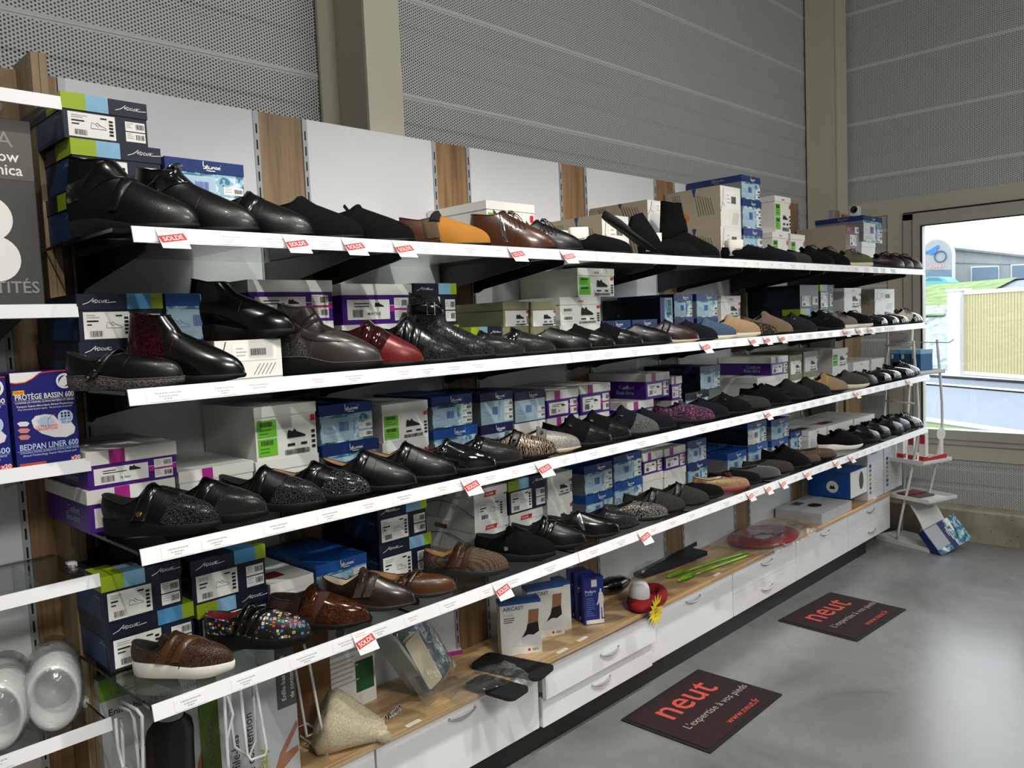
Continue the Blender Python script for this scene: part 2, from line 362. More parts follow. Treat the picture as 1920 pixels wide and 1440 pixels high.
MB().box(XE+.02, XE+.07, -6, YCL, 2.40, 4.5).box(XE+.02, XE+.07, -6, 2.2, 0, .56).box(XE+.02, XE+.07, 2.2, YCL, 0, 2.45).box(XE+.02, XE+.07, -6, -1.1, .5, 2.45).build('backing', DARK, wf)
CREAM = M('cream_trim', '#c3bfae', .42)
t = struct('trim_1'); MB().box(XE-.012, XE+.03, -6, 2.83, 2.388, 2.503).build('header_trim', CREAM, t)
MB().box(XE-.014, XE+.03, 2.168, 2.287, .55, 2.42).build('jamb_trim', CREAM, t); MB().box(XE-.012, XE+.03, -6, 2.287, .548, .672).build('sill_trim', CREAM, t)
curb = MB(); nseg = 40; rr = random.Random(3)
curb.prism([(0, 0), (.235, 0), (.235, .2), (.22, .215), (.02, .226), (0, .215)], -6, 2.83, lambda a, b, d: (6.28+a, d, b))
def mk_conc():
    m, nt, b = base('rough_concrete'); tc = nd(nt, 'ShaderNodeTexCoord')
    n = nd(nt, 'ShaderNodeTexNoise', {'Vector': tc.outputs['Object'], 'Scale': 6.0, 'Detail': 6.0}); v = nd(nt, 'ShaderNodeTexVoronoi', {'Vector': tc.outputs['Object'], 'Scale': 28.0})
    sp = nd(nt, 'ShaderNodeSeparateColor', {0: v.outputs['Color']}); pit = mt(nt, 'MULTIPLY', mt(nt, 'LESS_THAN', v.outputs[0], .12), mt(nt, 'GREATER_THAN', sp.outputs[0], .72))
    c0 = ramp(nt, n.outputs[0], [(.3, '#8f8874'), (.6, '#b0a993')], 'LINEAR')
    c = nd(nt, 'ShaderNodeMix', {0: pit, 6: c0, 7: (.11, .1, .08, 1)}, data_type='RGBA'); nt.links.new(c.outputs[2], b.inputs['Base Color']); b.inputs['Roughness'].default_value = .85
    bp = nd(nt, 'ShaderNodeBump', {'Strength': .5, 'Distance': .004, 'Height': mt(nt, 'SUBTRACT', n.outputs[0], pit)}); nt.links.new(bp.outputs[0], b.inputs['Normal']); return m
struct('baseboard_front', curb.build('baseboard_front', mk_conc()))
# steel columns (I sections)
def column(name, x0, x1, yf, yb, filled=False):
    o = struct(name); xc = (x0+x1)/2
    MB().box(x0, x1, yf, yf+.014, 0, 4.5).build('flange', BEIGE, o); MB().box(x0-.002, x1+.002, yb-.014, yb, 0, 4.5).build('flange', BEIGE, o)
    if filled: MB().box(x0+.006, x0+.03, yf+.014, yb-.014, 0, 4.5).build('web', BEIGE, o)
    else: MB().box(xc-.006, xc+.006, yf+.014, yb-.014, 0, 4.5).build('web', BEIGE, o)
column('trim_2', 1.85, 2.012, 2.50, 2.815); column('trim_3', 6.275, 6.455, 2.57, 2.815, True)
# window: frame, sash, mullions, panes
wn = struct('window_1'); FR = M('window_frame', '#b4b1a4', .38); GASK = M('gasket', '#0c0c0d', .6)
b = MB()
b.box(XE-.03, XE+.05, 2.10, 2.168, .67, 2.378).box(XE-.03, XE+.05, -1.1, 2.168, 2.33, 2.375).box(XE-.03, XE+.05, -1.1, 2.168, .66, .70)
b.build('window_frame', FR, wn)
MB().box(XE-.031, XE+.02, -1.1, 2.168, 2.3785, 2.3878).build('gasket', GASK, wn)
for y0, y1 in ((1.372, 2.035), (.70, 1.31), (-.02, .64), (-.95, -.1)):
    b = MB(); b.box(XE-.045, XE+.045, y1, y1+.062, .70, 2.335).box(XE-.045, XE+.045, y0-.055, y0, .70, 2.335).box(XE-.045, XE+.045, y0, y1, 2.28, 2.335).box(XE-.045, XE+.045, y0, y1, .70, .768)
    s = b.build('sash', FR, wn)
    MB().box(XE-.052, XE-.04, y1-.006, y1+.004, .77, 2.28).box(XE-.05, XE-.04, y0, y1, 2.274, 2.282).build('gasket', GASK, s)
    MB().box(XE-.004, XE+.004, y0, y1, .768, 2.28).build('pane', PANE, s)
# ------------------------------------------------------------------ outside
GR = M('grass', '#7fa63c', .9, vary=.5, bump=(40, .8)); ROAD = M('asphalt', '#6c7582', .85, vary=.12); KERB = M('kerb_white', '#b9bcbd', .7)
def mk_grass():
    m, nt, b = base('grass_slope'); tc = nd(nt, 'ShaderNodeTexCoord')
    n = nd(nt, 'ShaderNodeTexNoise', {'Vector': tc.outputs['Object'], 'Scale': 1.6, 'Detail': 8.0, 'Roughness': .7})
    nt.links.new(ramp(nt, n.outputs[0], [(.3, '#3f5729'), (.48, '#5f7541'), (.6, '#728454'), (.72, '#7d785a')], 'LINEAR'), b.inputs['Base Color']); b.inputs['Roughness'].default_value = .95; return m
def mk_rip():
    m, nt, b = base('stone_bank'); tc = nd(nt, 'ShaderNodeTexCoord')
    v = nd(nt, 'ShaderNodeTexVoronoi', {'Vector': tc.outputs['Object'], 'Scale': 4.2}, feature='DISTANCE_TO_EDGE'); n = nd(nt, 'ShaderNodeTexNoise', {'Vector': tc.outputs['Object'], 'Scale': 5.0, 'Detail': 6.0})
    c0 = ramp(nt, n.outputs[0], [(.3, '#5a666e'), (.5, '#85929a'), (.62, '#9ba3a6'), (.7, '#6e7a4c')], 'LINEAR')
    c = nd(nt, 'ShaderNodeMix', {0: nd(nt, 'ShaderNodeMapRange', {'Value': v.outputs[0], 'From Min': .02, 'From Max': .08, 'To Min': .7, 'To Max': 0.0}).outputs[0], 6: c0, 7: (.2, .25, .26, 1)}, data_type='RGBA')
    nt.links.new(c.outputs[2], b.inputs['Base Color']); b.inputs['Roughness'].default_value = .9; return m
G0 = .2; GRS = mk_grass()
def sheet(name, x0, x1, z0, z1, mat, y0=-16, y1=26, n=8, jit=0.0, sl=.62):
    r = random.Random(5); rows = []
    for i in range(n+1):
        f = i/n; rows.append([(x0+(x1-x0)*f+(y-4.6)*sl*1.0, y, z0+(z1-z0)*f+r.uniform(-jit, jit)) for y in [y0+(y1-y0)*j/30 for j in range(31)]])
    return struct(name, MB().grid(rows, flip=True).build(name, mat, None, True))
struct('ground', MB().quad((6.6, -60, G0-.06), (120, -60, G0-.06), (120, 80, G0-.06), (6.6, 80, G0-.06)).build('ground', ROAD))
sheet('lawn_strip', 10.2, 11.9, G0-.02, G0-.02, GRS); sheet('kerb_near', 11.9, 12.2, G0, G0, KERB, n=1); sheet('road_line', 16.6, 16.9, G0-.03, G0-.03, KERB, n=1); sheet('kerb_far', 18.2, 18.7, G0, G0+.05, KERB, n=1)
sheet('stone_bank', 18.7, 22.3, G0, 1.75, mk_rip(), n=14, jit=.06); sheet('grass_bank', 21.4, 29, 1.44, 2.5, GRS, Y_at(1838, 26, 2.2), 26, n=14, jit=.015); sheet('road_ramp', 21.4, 29, 1.36, 2.42, ROAD); sheet('upper_road', 28.9, 60, 2.45, 3.3, ROAD)
# fence panel with reed slats
fn = thing('garden_fence', 'white framed fence panel with beige vertical slats outside the window', 'fence'); FW = M('fence_white', '#c6c8c8', .5); REED = M('reed_slat', '#a89f78', .8, vary=.18)
fa = on_z(1786, 703, G0); fb2 = on_z(1920, 713, G0); u = (fb2-fa).normalized(); zt = 1.98
def fpt(s, z, o=0): return Vector((fa.x+u.x*s+o*u.y, fa.y+u.y*s-o*u.x, z))
def fbox(s0, s1, z0, z1, d0, d1): 
    m = MB(); vs = [fpt(s, z, d) for z in (z0, z1) for d in (d0, d1) for s in (s0, s1)]
    return m.add(vs, ((0, 2, 3, 1), (4, 5, 7, 6), (0, 1, 5, 4), (2, 6, 7, 3), (0, 4, 6, 2), (1, 3, 7, 5)))
Lf = 4.2
for s0 in (0, 2.62): 
    fbox(s0, s0+.36, G0, zt, -.12, .12).build('post', FW, fn); fbox(s0-.03, s0+.39, zt, zt+.05, -.15, .15).build('post_cap', FW, fn)
for s0, s1 in ((.36, 2.62), (3.0, Lf)):
    fbox(s0, s1, zt-.08, zt, -.03, .03).build('rail', FW, fn); fbox(s0, s1, G0+.03, G0+.1, -.03, .03).build('rail', FW, fn)
    k = int((s1-s0)/.078)
    for i in range(k): fbox(s0+i*.078+.006, s0+i*.078+.07, G0+.1, zt-.08, -.01, .012).build('slat', REED, fn)
    for j in range(8): fbox(s0, s1, G0+.25+j*.21, G0+.262+j*.21, -.02, -.012).build('wire', FW, fn)
# workshop building with a round-topped sign
XB = 46.0
def bp_(px, py, dx=0): p = on_x(px, py, XB+dx); return p
bl = thing('workshop_building', 'pale grey workshop with round-topped sign and wide doors across the road', 'building')
BG = M('render_grey', '#8b9092', .85); BW = M('building_white', '#bcbfc0', .6); BD = M('door_blue', '#55687a', .5); ROOF = M('roof_grey', '#6c7274', .7)
def slab(pts, mat, nm, par, dx=0, th=.2): 
    m = MB(); q = [bp_(x, y, dx) for x, y in pts]; m.prism([(p.y, p.z) for p in q], XB+dx, XB+dx+th, lambda a, b, d: (d, a, b)); return m.build(nm, mat, par)
slab([(1700, 462), (1783, 465), (1930, 481), (1990, 490), (1990, 535), (1700, 535)], BG, 'wall', bl, .3, 8)
slab([(1700, 459), (1783, 463), (1930, 479), (1990, 488), (1990, 491), (1930, 483), (1783, 467), (1700, 463)], ROOF, 'roof_edge', bl, 0, 8.5)
slab([(1783, 492), (1990, 498), (1990, 499), (1783, 493)], ROOF, 'cladding_joint', bl, .25, .06)
for a in ([(1820, 500), (1873, 498), (1873, 530), (1820, 530)], [(1895, 496), (1950, 494), (1950, 530), (1895, 530)]):
    o = slab(a, BW, 'door_frame', bl, .1, .2); q = [(a[0][0]+2.5, a[0][1]+2), (a[1][0]-3, a[1][1]+2), (a[2][0]-3, a[2][1]), (a[3][0]+2.5, a[3][1])]; slab(q, BD, 'door_panel', o, 0, .1)
sg = thing('arched_sign', 'round-topped sign with blue motorcycle beside the workshop', 'sign')
arc = [(1759+29*math.cos(math.radians(a)), 476-30*math.sin(math.radians(a))) for a in range(0, 181, 12)]
slab([(1788, 530)]+arc+[(1730, 530)], BW, 'border', sg, -1.2, .3); slab([(1783, 506)]+[(1757+26*math.cos(math.radians(a)), 476-27*math.sin(math.radians(a))) for a in range(0, 181, 12)]+[(1731, 506)], BG, 'face', sg, -1.3, .1)
slab([(1731, 508), (1783, 506), (1783, 530), (1731, 530)], BD, 'lower_panel', sg, -1.3, .1)
BLUE = M('sign_blue', '#1f68ab', .5)
slab([(1733, 471), (1741, 470), (1752, 463), (1757, 466), (1755, 474), (1746, 478), (1741, 474), (1733, 476)], BLUE, 'motorcycle', sg, -1.36, .05)
slab([(1753, 463), (1759, 459), (1761, 465), (1757, 466)], BLUE, 'rider', sg, -1.37, .05)
m = MB(); c = bp_(1763, 481, -1.36)
m.tube([(c.x, c.y+.27*math.cos(a), c.z+.27*math.sin(a)) for a in [i*math.pi/10 for i in range(20)]], .03, 5, True); m.build('wheel', M('sign_navy', '#24485f', .5), sg)
p1 = bp_(1734, 496, -1.36); p2 = bp_(1733, 503.5, -1.36); SR = M('sign_red', '#c98d90', .6)
MB().text('L.S', p1, (0, -1, 0), (0, 0, 1), .22, SR).build('lettering', SR, sg); MB().text('KAND', p2+Vector((0, -.25, 0)), (0, -1, 0), (0, 0, 1), .24, SR, off=.02).build('lettering', SR, sg)
cr = thing('parked_car', 'turquoise car roof showing behind the grass bank', 'car'); CT = M('car_turquoise', '#4a9a9d', .3)
def carpt(px, py, d): p = on_x(px, py, 41); return (41+d, p.y, p.z)
MB().prism([(1722, 531), (1731, 521), (1742, 518.5), (1760, 518.5), (1770, 522), (1778, 529), (1778, 536), (1722, 536)], 0, 1.7, lambda a, b, d: carpt(a, b, d)).build('car_body', CT, cr)
MB().prism([(1733, 526), (1742, 520.5), (1758, 520.5), (1767, 526)], -.02, 0, lambda a, b, d: carpt(a, b, d)).build('car_window', BD, cr)
# ================================================================== display wall: panels, oak strips, slotted uprights
dw = thing('display_wall', 'white display wall with narrow oak strips and slotted uprights', 'display wall')
ZB, ZT = .30, 2.391
def upright(x):
    b = MB(); b.box(x-.009, x+.009, YW-.004, YW+.03, ZB, ZT-.002, UPR)
    z = ZB+.02
    while z < ZT-.03:
        b.rect((x-.0025, YW-.0046, z), (1, 0, 0), (0, 0, 1), 0, .005, 0, .03, DARK); z += .05
    b.build('slotted_upright', UPR, dw)
WC = [.675+P*k for k in range(-1, 8)]
for k, c in enumerate(WC):
    wd = .089
    x1 = min(c+wd-.012, 5.86)
    MB().box(c-wd+.012, x1, YW, YW+.018, ZB, ZT-.001).build('oak_strip', OAKGREY if k == 2 else OAK, dw)
    upright(c-wd+.001)
    if k < 8:
        upright(c+wd-.001)
    if k < 7 or True:
        if c+P-wd-.008 < 6.1 and k < 7: MB().box(c+wd+.008, c+P-wd-.008, YW, YW+.018, ZB, ZT).build('white_panel', PANEL, dw)
MB().box(5.93, 6.22, YW, YW+.018, ZB, ZT-.02).build('oak_strip', OAK, dw)
# ================================================================== glass shelves with brackets, price strips
LV = ['top', 'second', 'third', 'bottom']
for l in range(4):
    z = SZ[l]
    for k in range(7):
        x0 = XL+P*k; x1 = x0+P-.004
        t = thing('glass_shelf', '%s glass panel from the left of the %s shelf' % (ORD[k], LV[l]), 'shelf', (x0, YW, z-.008), 0, 'glass shelves of the shoe display')
        MB().box(0, x1-x0, YF-YW+.004, -.006, 0, .008).build('glass_panel', GLASS, t)
        MB().box(0, x1-x0, YF-YW+.003, YF-YW+.0045, .0005, .0075).box(-.0005, .001, YF-YW+.004, -.006, .0005, .0075).build('glass_rim', EDGE, t)
        for s in (1, -1):
            bx = WC[k+1]+.088-x0 if s > 0 else WC[k+2]-.088-x0
            pr = [(-.003, -.001), (-.47, -.001), (-.485, -.012), (-.48, -.026), (-.455, -.031), (-.06, -.088), (-.03, -.1), (-.003, -.1)]
            MB().prism(pr, bx-.0025, bx+.0025, lambda a, b, d: (d, a, b)).build('bracket', BLACKM if l == 0 else M('bracket_brown', '#2a2320', .4), t)
def slips():
    out = []
    for kx in range(4):
        r = random.Random(kx); b = MB(); wd = .062+.012*kx; b.box(0, wd, -.0006, 0, .003, .030, SLIP)
        for j, (zz, ww) in enumerate(((.020, .6), (.013, .42), (.0075, .22))[:2+kx % 2]):
            x = wd*(.5-ww/2)
            while x < wd*(.5+ww/2)-.004:
                q = r.uniform(.002, .007); b.rect((x, -.0008, zz), (1, 0, 0), (0, 0, 1), 0, q, 0, .0028, GREYINK if kx else PINKINK); x += q+.0012
        out.append((b.mesh('price_slip'), wd))
    return out
SL = slips()
CUT = [[.382, 1.265, 2.284, 3.19], [.363, 1.179, 2.0, 2.7, 3.2], [.363, 1.18, 1.589, 2.0, 3.244], [.363, 1.178, 2.0, 3.22]]
rs = random.Random(11)
for l in range(4):
    for k in range(len(CUT[l])-1):
        x0, x1 = CUT[l][k]*YF+.001, CUT[l][k+1]*YF-.002
        t = thing('price_strip', '%s length of white price strip along the %s shelf edge' % (ORD[k], LV[l]), 'price strip', (x0, YF, SB[l]), 0, 'price strips on the shelf edges')
        pr = [(0, .036), (-.004, .036), (-.012, .001), (-.0085, 0), (-.002, .030), (0, .031)]
        MB().prism(pr, 0, x1-x0, lambda a, b, d: (d, a, b)).build('strip_profile', STRIP, t)
        x = rs.uniform(.02, .06); tilt = math.atan2(.008, .035)
        while x < x1-x0-.09 and x0+x < 5.2:
            me, wd = SL[rs.randrange(4)]
            o = obj('price_slip', me, t); o.location = (x, -.0125, .001); o.rotation_euler = (-tilt, 0, 0)
            x += wd+rs.uniform(.01, .09)
# ================================================================== drawer units and worktop
LAQ = M('white_lacquer', '#eeeeee', .12, coat=.4); GAPM = M('shadow_gap', '#8d8d90', .5); HDL = M('satin_handle', '#c4c5c7', .3, .55)
wt = MB().rbox(-.6, 5.893, YC-.012, YW-.002, WT-.022, WT, .004, axis=0).build('oak_worktop', OAKTOP)
tag(wt, 'long oak worktop running under the shoe shelves', 'worktop')
def handle(par, cx, cz, w=.128):
    b = MB(); n = 14; rows = []
    for i in range(n+1):
        a = i/n; x = cx-w/2+w*a; arch = math.sin(math.pi*a)
        zc = cz+.007-.012*arch; d = .004+.009*arch**.6; hh = .0018+.0052*arch
        rows.append([(x, -d+.002, zc-hh), (x, -d-.002, zc-hh*.5), (x, -d-.0035, zc), (x, -d-.002, zc+hh*.5), (x, -d+.002, zc+hh), (x, -d+.003, zc)])
    b.grid(rows, True); b.add(rows[0], ((0, 1, 2, 3, 4, 5),)); b.add(rows[-1], ((5, 4, 3, 2, 1, 0),))
    for sx in (-1, 1): b.disc((cx+sx*(w/2-.004), 0, cz+.009), (0, -1, 0), .005, .005, n=8)
    b.build('handle', HDL, par, True)
ED = [-.05, .687, 1.424, 2.187, 2.925, 3.67, 4.397, 5.141, 5.887]; KIND = [1, 1, 1, 2, 1, 2, 1, 2]; ZD0, ZD1 = .127, .361
HP = {2: [(866, 1341)], 3: [(1130, 1219), (1122, 1277)], 4: [(1299, 1125)], 5: [(1437, 1055), (1438, 1102)], 6: [(1546, 1000)], 7: [(1632, 958), (1634, 996)]}
UN = ['with one tall front at the near end', 'with one tall front at the near end', 'with one tall front under the plastic-bagged insoles', 'with two slightly open drawers under the white-shoe boxes', 'with one tall front under the yellow star', 'with two drawers under the green shoehorns', 'with one tall front under the red cushion', 'with two drawers at the window end']
for k in range(1, 8):
    x0, x1 = ED[k], ED[k+1]-.004; out = .022 if k == 3 else 0
    t = thing('drawer_unit', 'white drawer unit '+UN[k], 'drawer unit', (x0, YC, ZD0), 0, 'wall-hung drawer units'); W_ = x1-x0; hgt = ZD1-ZD0
    MB().box(.002, W_-.002, .02, YW-YC-.004, .004, hgt+.0015).build('body', M('carcass_white', '#d6d7d8', .4), t)
    def front(z0, z1, o, hp):
        d = thing('drawer', None, None); d.parent = t; d.location = (0, -o, z0)
        MB().rbox(.002, W_-.002, 0, .019, 0, z1-z0, .0015, axis=1).build('drawer_front', LAQ, d)
        if o: MB().box(.02, W_-.02, .02, .12, .01, z1-z0-.02).build('drawer_box', M('carcass_white', '#d6d7d8', .4), d)
        if hp:
            q = on_y(hp[0], hp[1], YC); handle(d, q.x-x0, q.z-ZD0-z0)
    hp = HP.get(k, [None, None])
    if KIND[k] == 1: front(0, hgt, 0, hp[0])
    else: front(hgt*.505, hgt, out*1.6, hp[0]); front(0, hgt*.495, out*.6, hp[1])
pl = struct('baseboard_left', MB().box(-.6, 5.6, 2.135, 2.15, 0, .127).build('baseboard_left', M('plinth_dark', '#231f1e', .5)))
# ================================================================== floor mats
MATR = M('mat_rubber', '#121213', .8, bump=(300, .4)); MATC = pattern('mat_carpet', 'fabric', ['#1c0b09', '#321612'], 420, .95, 0, .8); CORAL = M('mat_coral', '#c94f45', .95); MGREY = M('mat_grey', '#a09691', .95)
def mat_(label, c):
    q = [on_z(x, y, 0) for x, y in c]; cen = sum(q, Vector())/4; wv = ((q[1]-q[0])+(q[2]-q[3]))/2; hv = ((q[0]-q[3])+(q[1]-q[2]))/2
    t = thing('door_mat', label, 'door mat', cen, math.atan2(wv.y, wv.x), 'logo mats on the floor'); w2, h2 = wv.length/2, hv.length/2; e = .018
    MB().rbox(-w2, w2, -h2, h2, 0, .005, .006).build('rubber_border', MATR, t); MB().box(-w2+e, w2-e, -h2+e, h2-e, .004, .0075).build('carpet', MATC, t)
    X, Y = (1, 0, 0), (0, 1, 0)
    for tx_, x_, y_, sz_, m_, of_ in (('neut', 0, .16, .205, CORAL, .005), ("L'expertise à vos pieds", .12, -.28, .052, MGREY, .004), ('www.neut.fr', .22, -.78, .05, CORAL, .004)): MB().text(tx_, (w2*x_, h2*y_, .0079), X, Y, sz_, m_, 'C', of_, 1.05).build('lettering', m_, t)
mat_('dark brown logo mat nearest the camera, in front of the open drawers', [(1165, 1350), (1310, 1256), (1466, 1304), (1330, 1416)])
mat_('dark brown logo mat farther away, towards the window', [(1459, 1162), (1560, 1112), (1696, 1143), (1607, 1207)])
# ================================================================== shoes
LB = M('black_leather', '#080808', .34, bump=(420, .18), coat=.12, spec=.35); LBS = M('black_smooth_leather', '#070707', .22, coat=.4, spec=.4); PAT = M('black_patent', '#0b0b0c', .06, coat=1)
SUE = M('black_suede', '#09090a', .9, bump=(900, .5), spec=.15); SUN = M('navy_suede', '#0c0e18', .9, bump=(900, .5), spec=.2); FELT = M('charcoal_felt', '#1d1e20', .95, bump=(700, .6), spec=.2)
SB_ = M('black_rubber', '#0c0c0c', .6, bump=(260, .3), spec=.25); SW_ = M('white_rubber', '#e9e6da', .5); SBG = M('beige_rubber', '#b7a98d', .55); SCR = M('cream_rubber', '#d8cdb4', .55); SBR = M('dark_brown_rubber', '#1d1714', .6); SRD = M('red_rubber', '#8c3a35', .5)
LIN = M('black_lining', '#0d0d0d', .9); LTAN = M('tan_lining', '#9c6f42', .7); LRED = M('red_lining', '#7d1620', .7); LWH = M('white_fleece', '#e8e3d6', .95, bump=(400, .8)); LGY = M('grey_lining', '#4a4642', .9); LCR = M('cream_lining', '#cdbfa0', .8)
CRK = pattern('black_crackle', 'crackle', ['#050505', '#23211f'], 420, .28, 0, .7); SNK = pattern('black_snake', 'snake', ['#08080a', '#3b3b40'], 260, .22, .35, 1.0); SNS = pattern('silver_snake', 'snake', ['#141414', '#a49f96'], 210, .3, .6, 1.0)
BUR = pattern('burgundy_glitter', 'glitter', ['#120406', '#5e1a24'], 520, .12, .5, 1.0); BPA = M('burgundy_patent', '#2a0709', .05, coat=1); BSP = pattern('burgundy_sparkle', 'glitter', ['#4c090d', '#9b2a2c'], 900, .3, .2, .6)
BGL = pattern('black_glitter', 'glitter', ['#060606', '#3c3a38'], 620, .2, .4, 1.0); SIL = pattern('silver_cloth', 'glitter', ['#63615c', '#c9c6bd'], 800, .45, .35, .5)
ZEB = pattern('bronze_zebra', 'zebra', ['#070606', '#8f7b66'], 38, .3, .3, .4); CRO = pattern('brown_crocodile', 'croc', ['#231208', '#4d2e17'], 210, .45, 0, 1.0); MUL = pattern('multicolour_squares', 'multi', ['#0a090a', '#c23a2c', '#d8c36a', '#3d7fb0', '#e6e0cf', '#4f9a6c', '#b05a86', '#20222a', '#1a1a1a'], 105, .5, 0, 0)
MES = pattern('brown_mesh', 'mesh', ['#2a1c13', '#6f5a44'], 210, .8, 0, .8); LBR = M('brown_leather', '#4a2a18', .26, coat=.35, vary=.25); LDB = M('dark_brown_leather', '#26180f', .3, coat=.3, vary=.3); BRP = pattern('amber_patent', 'glitter', ['#170804', '#6b3710'], 700, .12, .25, .4); LMB = M('mid_brown_leather', '#48290f', .38, coat=.2, vary=.2)
SBN = M('brown_suede', '#3a2115', .9, bump=(700, .5)); TAN = M('tan_nubuck', '#b2761f', .8, bump=(600, .4), vary=.12); TDK = M('dark_tan_leather', '#4d2a14', .6, vary=.2); CAN = pattern('canvas', 'fabric', ['#3f3322', '#6a5a3f'], 900, .9, 0, .5)
GRB = M('grey_brown_leather', '#352f2b', .3, coat=.25); KNT = pattern('grey_knit', 'fabric', ['#111111', '#57554f'], 260, .9, 0, 1.0); PUR = M('plum_leather', '#2a1a1a', .35, coat=.2); BLS = M('blue_cloth', '#3b5068', .95, bump=(800, .5)); BGS = pattern('beige_corduroy', 'wave', ['#8f7458', '#b39672'], 90, .95, 0, .5)
LEO = pattern('leopard_cloth', 'spots', ['#1a120c', '#0d0907', '#8a5f2a', '#b5854a'], 120, .9); TAU = M('taupe_suede', '#6e5a47', .95, bump=(700, .5), sheen=.2); GRY = M('grey_suede', '#6d665e', .95, bump=(700, .5)); OLV = M('olive_canvas', '#55573f', .95, bump=(600, .4))
FLO = pattern('floral_cloth', 'spots', ['#12101c', '#1b1830', '#241f3c', '#6d2140', '#9a4258', '#6f6a90'], 110, .9); GTX = pattern('grey_tweed', 'fabric', ['#101010', '#6b6b68'], 420, .9, 0, .6); DTX = pattern('dark_tweed', 'fabric', ['#0b0b0a', '#33302a'], 380, .9, 0, .5); PNK = pattern('gold_weave', 'glitter', ['#7d5f42', '#c9a77c'], 500, .5, .15, .6); HAT = pattern('quilted_patent', 'croc', ['#38383b', '#08080a'], 150, .12, 0, .5)
DPB = M('plum_brown', '#221513', .4, coat=.2); BGE = M('beige_suede', '#8b7557', .95, bump=(700, .5), vary=.1); YEL = M('ochre_leather', '#a8791f', .5); GOLD = M('brass', '#b9924a', .25, 1); CHR = M('chrome', '#c8c9cc', .12, 1); LACE = M('black_lace', '#0d0d0d', .8); LACEB = M('brown_lace', '#3a2519', .8)
def sm(a, b, x): x = min(1, max(0, (x-a)/(b-a))); return x*x*(3-2*x)
def pl_(x, pts):
    for (a, b), (c, d) in zip(pts, pts[1:]):
        if x <= c: return b+(d-b)*(x-a)/(c-a) if x > a else b
    return pts[-1][1]
def make_shoe(name, label, loc, yaw, L, st, group, pitch=0.0, roll=0.0):
    g = dict(hb=.062, hd=.044, hf=.078, xt=.50, wc=.029, wf=1.0, heel=.024, fore=.013, toe=.041, tp=.92, upper=LB, vamp=None, split=.56, sslope=.6, sole=SB_, lin=LIN, boot=0, straps=(), laces=0, tongue=None, buttons=(), gold=GOLD, pip=None, seams=True, cap=None, gore=None, open_back=False, welt=None, pom=None, lacem=LACE, foot=None, tag=None, wraps=())
    g.update(st); t = thing(name, label, 'shoe', loc, yaw, group); t.rotation_euler = (roll, pitch, yaw)
    k = L/.27; N = 40
    for q_, f_ in (('hb', 1.34), ('hd', 1.36), ('hf', 1.25), ('boot', 1.2), ('toe', 1.12)): g[q_] *= f_
    if not g['open_back']: g['hb'] = max(g['hb'], .88*g['hf']); g['hd'] = max(g['hd'], .68*g['hf'])
    g['xt'] -= .03
    for q_ in ('heel', 'fore'): g[q_] *= 1.18
    env = [(0, .0325), (.12, .0345), (.3, .033), (.45, .034), (.68, .0475), (.85, .043), (1, .031)]
    def zs(s): return (g['fore']+(g['heel']-g['fore'])*(1-sm(.25, .6, s)))*k
    def outl(a, off=0.0):
        c, sn = math.cos(a), math.sin(a); s = .5+.5*c
        y = (abs(sn)**g['tp'])*(1 if sn > 0 else -1)*pl_(s, env)*g['wf']*k
        y += (.0045*k)*math.sin(s*math.pi)*sm(.3, .9, s)
        x = s*L; n = Vector((c, sn*1.2, 0)).normalized()
        return Vector((x, y, 0))+n*off, s
    A = [2*math.pi*i/N for i in range(N)]
    xb, xt = .012*L, g['xt']*L
    def collar(a):
        c, sn = math.cos(a), math.sin(a); u = .5+.5*c
        z = g['hd']+(g['hf']-g['hd'])*max(0, c)**1.15+(g['hb']-g['hd'])*max(0, -c)**1.3
        return Vector((xb+(xt-xb)*u, (abs(sn)**.75)*(1 if sn > 0 else -1)*g['wc']*k, z*k))
    g0, ht = .17, g['toe']*k
    def surf(a, t_):
        o, s = outl(a); z0 = zs(s)-.002; c = collar(a); ca = math.cos(a)
        w_ = sm(-.15, .75, ca)
        ou = o.copy(); ou.z = z0
        # side profile
        gs = t_; p1 = ou.lerp(c, gs); bul = .005*k*math.sin(math.pi*t_); nn = Vector((ca, math.sin(a)*1.3, 0)).normalized(); p1 += nn*bul
        # toe profile: steep toe wall easing into the slope of the vamp
        hn = max(.02, c.z-z0); hA = min(.8, .95*ht/hn); hB = min(.9, 1.05*ht/hn); q = 1-t_
        gg = 3*q*t_*t_*.24+t_**3; z = z0+hn*(3*q*q*t_*hA+3*q*t_*t_*hB+t_**3)
        p2 = ou.lerp(c, gg); p2.z = z
        # keep the vamp domed from side to side
        return p1.lerp(p2, w_)
    T = [0, .05, .12, .2, .29, .38, .46, .55, .64, .73, .82, .91, 1.0]
    rows = [[surf(a, t_) for a in A] for t_ in T]
    if g['boot']:
        bh = g['boot']*k; fr = g.get('lean', .0)
        for f in (.3, .65, 1.0):
            rr_ = []
            for a in A:
                c = collar(a); top = Vector((xb+.01*k+(xt*.80-xb-.01*k)*(.5+.5*math.cos(a))+fr*k*f, c.y*1.08, bh+.012*k*max(0, -math.cos(a))*g.get('peak', 1)))
                rr_.append(c.lerp(top, f))
            rows.append(rr_)
    R = len(rows); ub = MB()
    bm = bmesh.new(); gv = [[bm.verts.new(p) for p in r] for r in rows]
    for i in range(R-1):
        for j in range(N):
            bm.faces.new((gv[i][j], gv[i][(j+1) % N], gv[i+1][(j+1) % N], gv[i+1][j]))
    if g['open_back']: bmesh.ops.bisect_plane(bm, geom=bm.verts[:]+bm.edges[:]+bm.faces[:], dist=1e-5, plane_co=(.40*L, 0, .05), plane_no=(1, 0, .35), clear_inner=True)
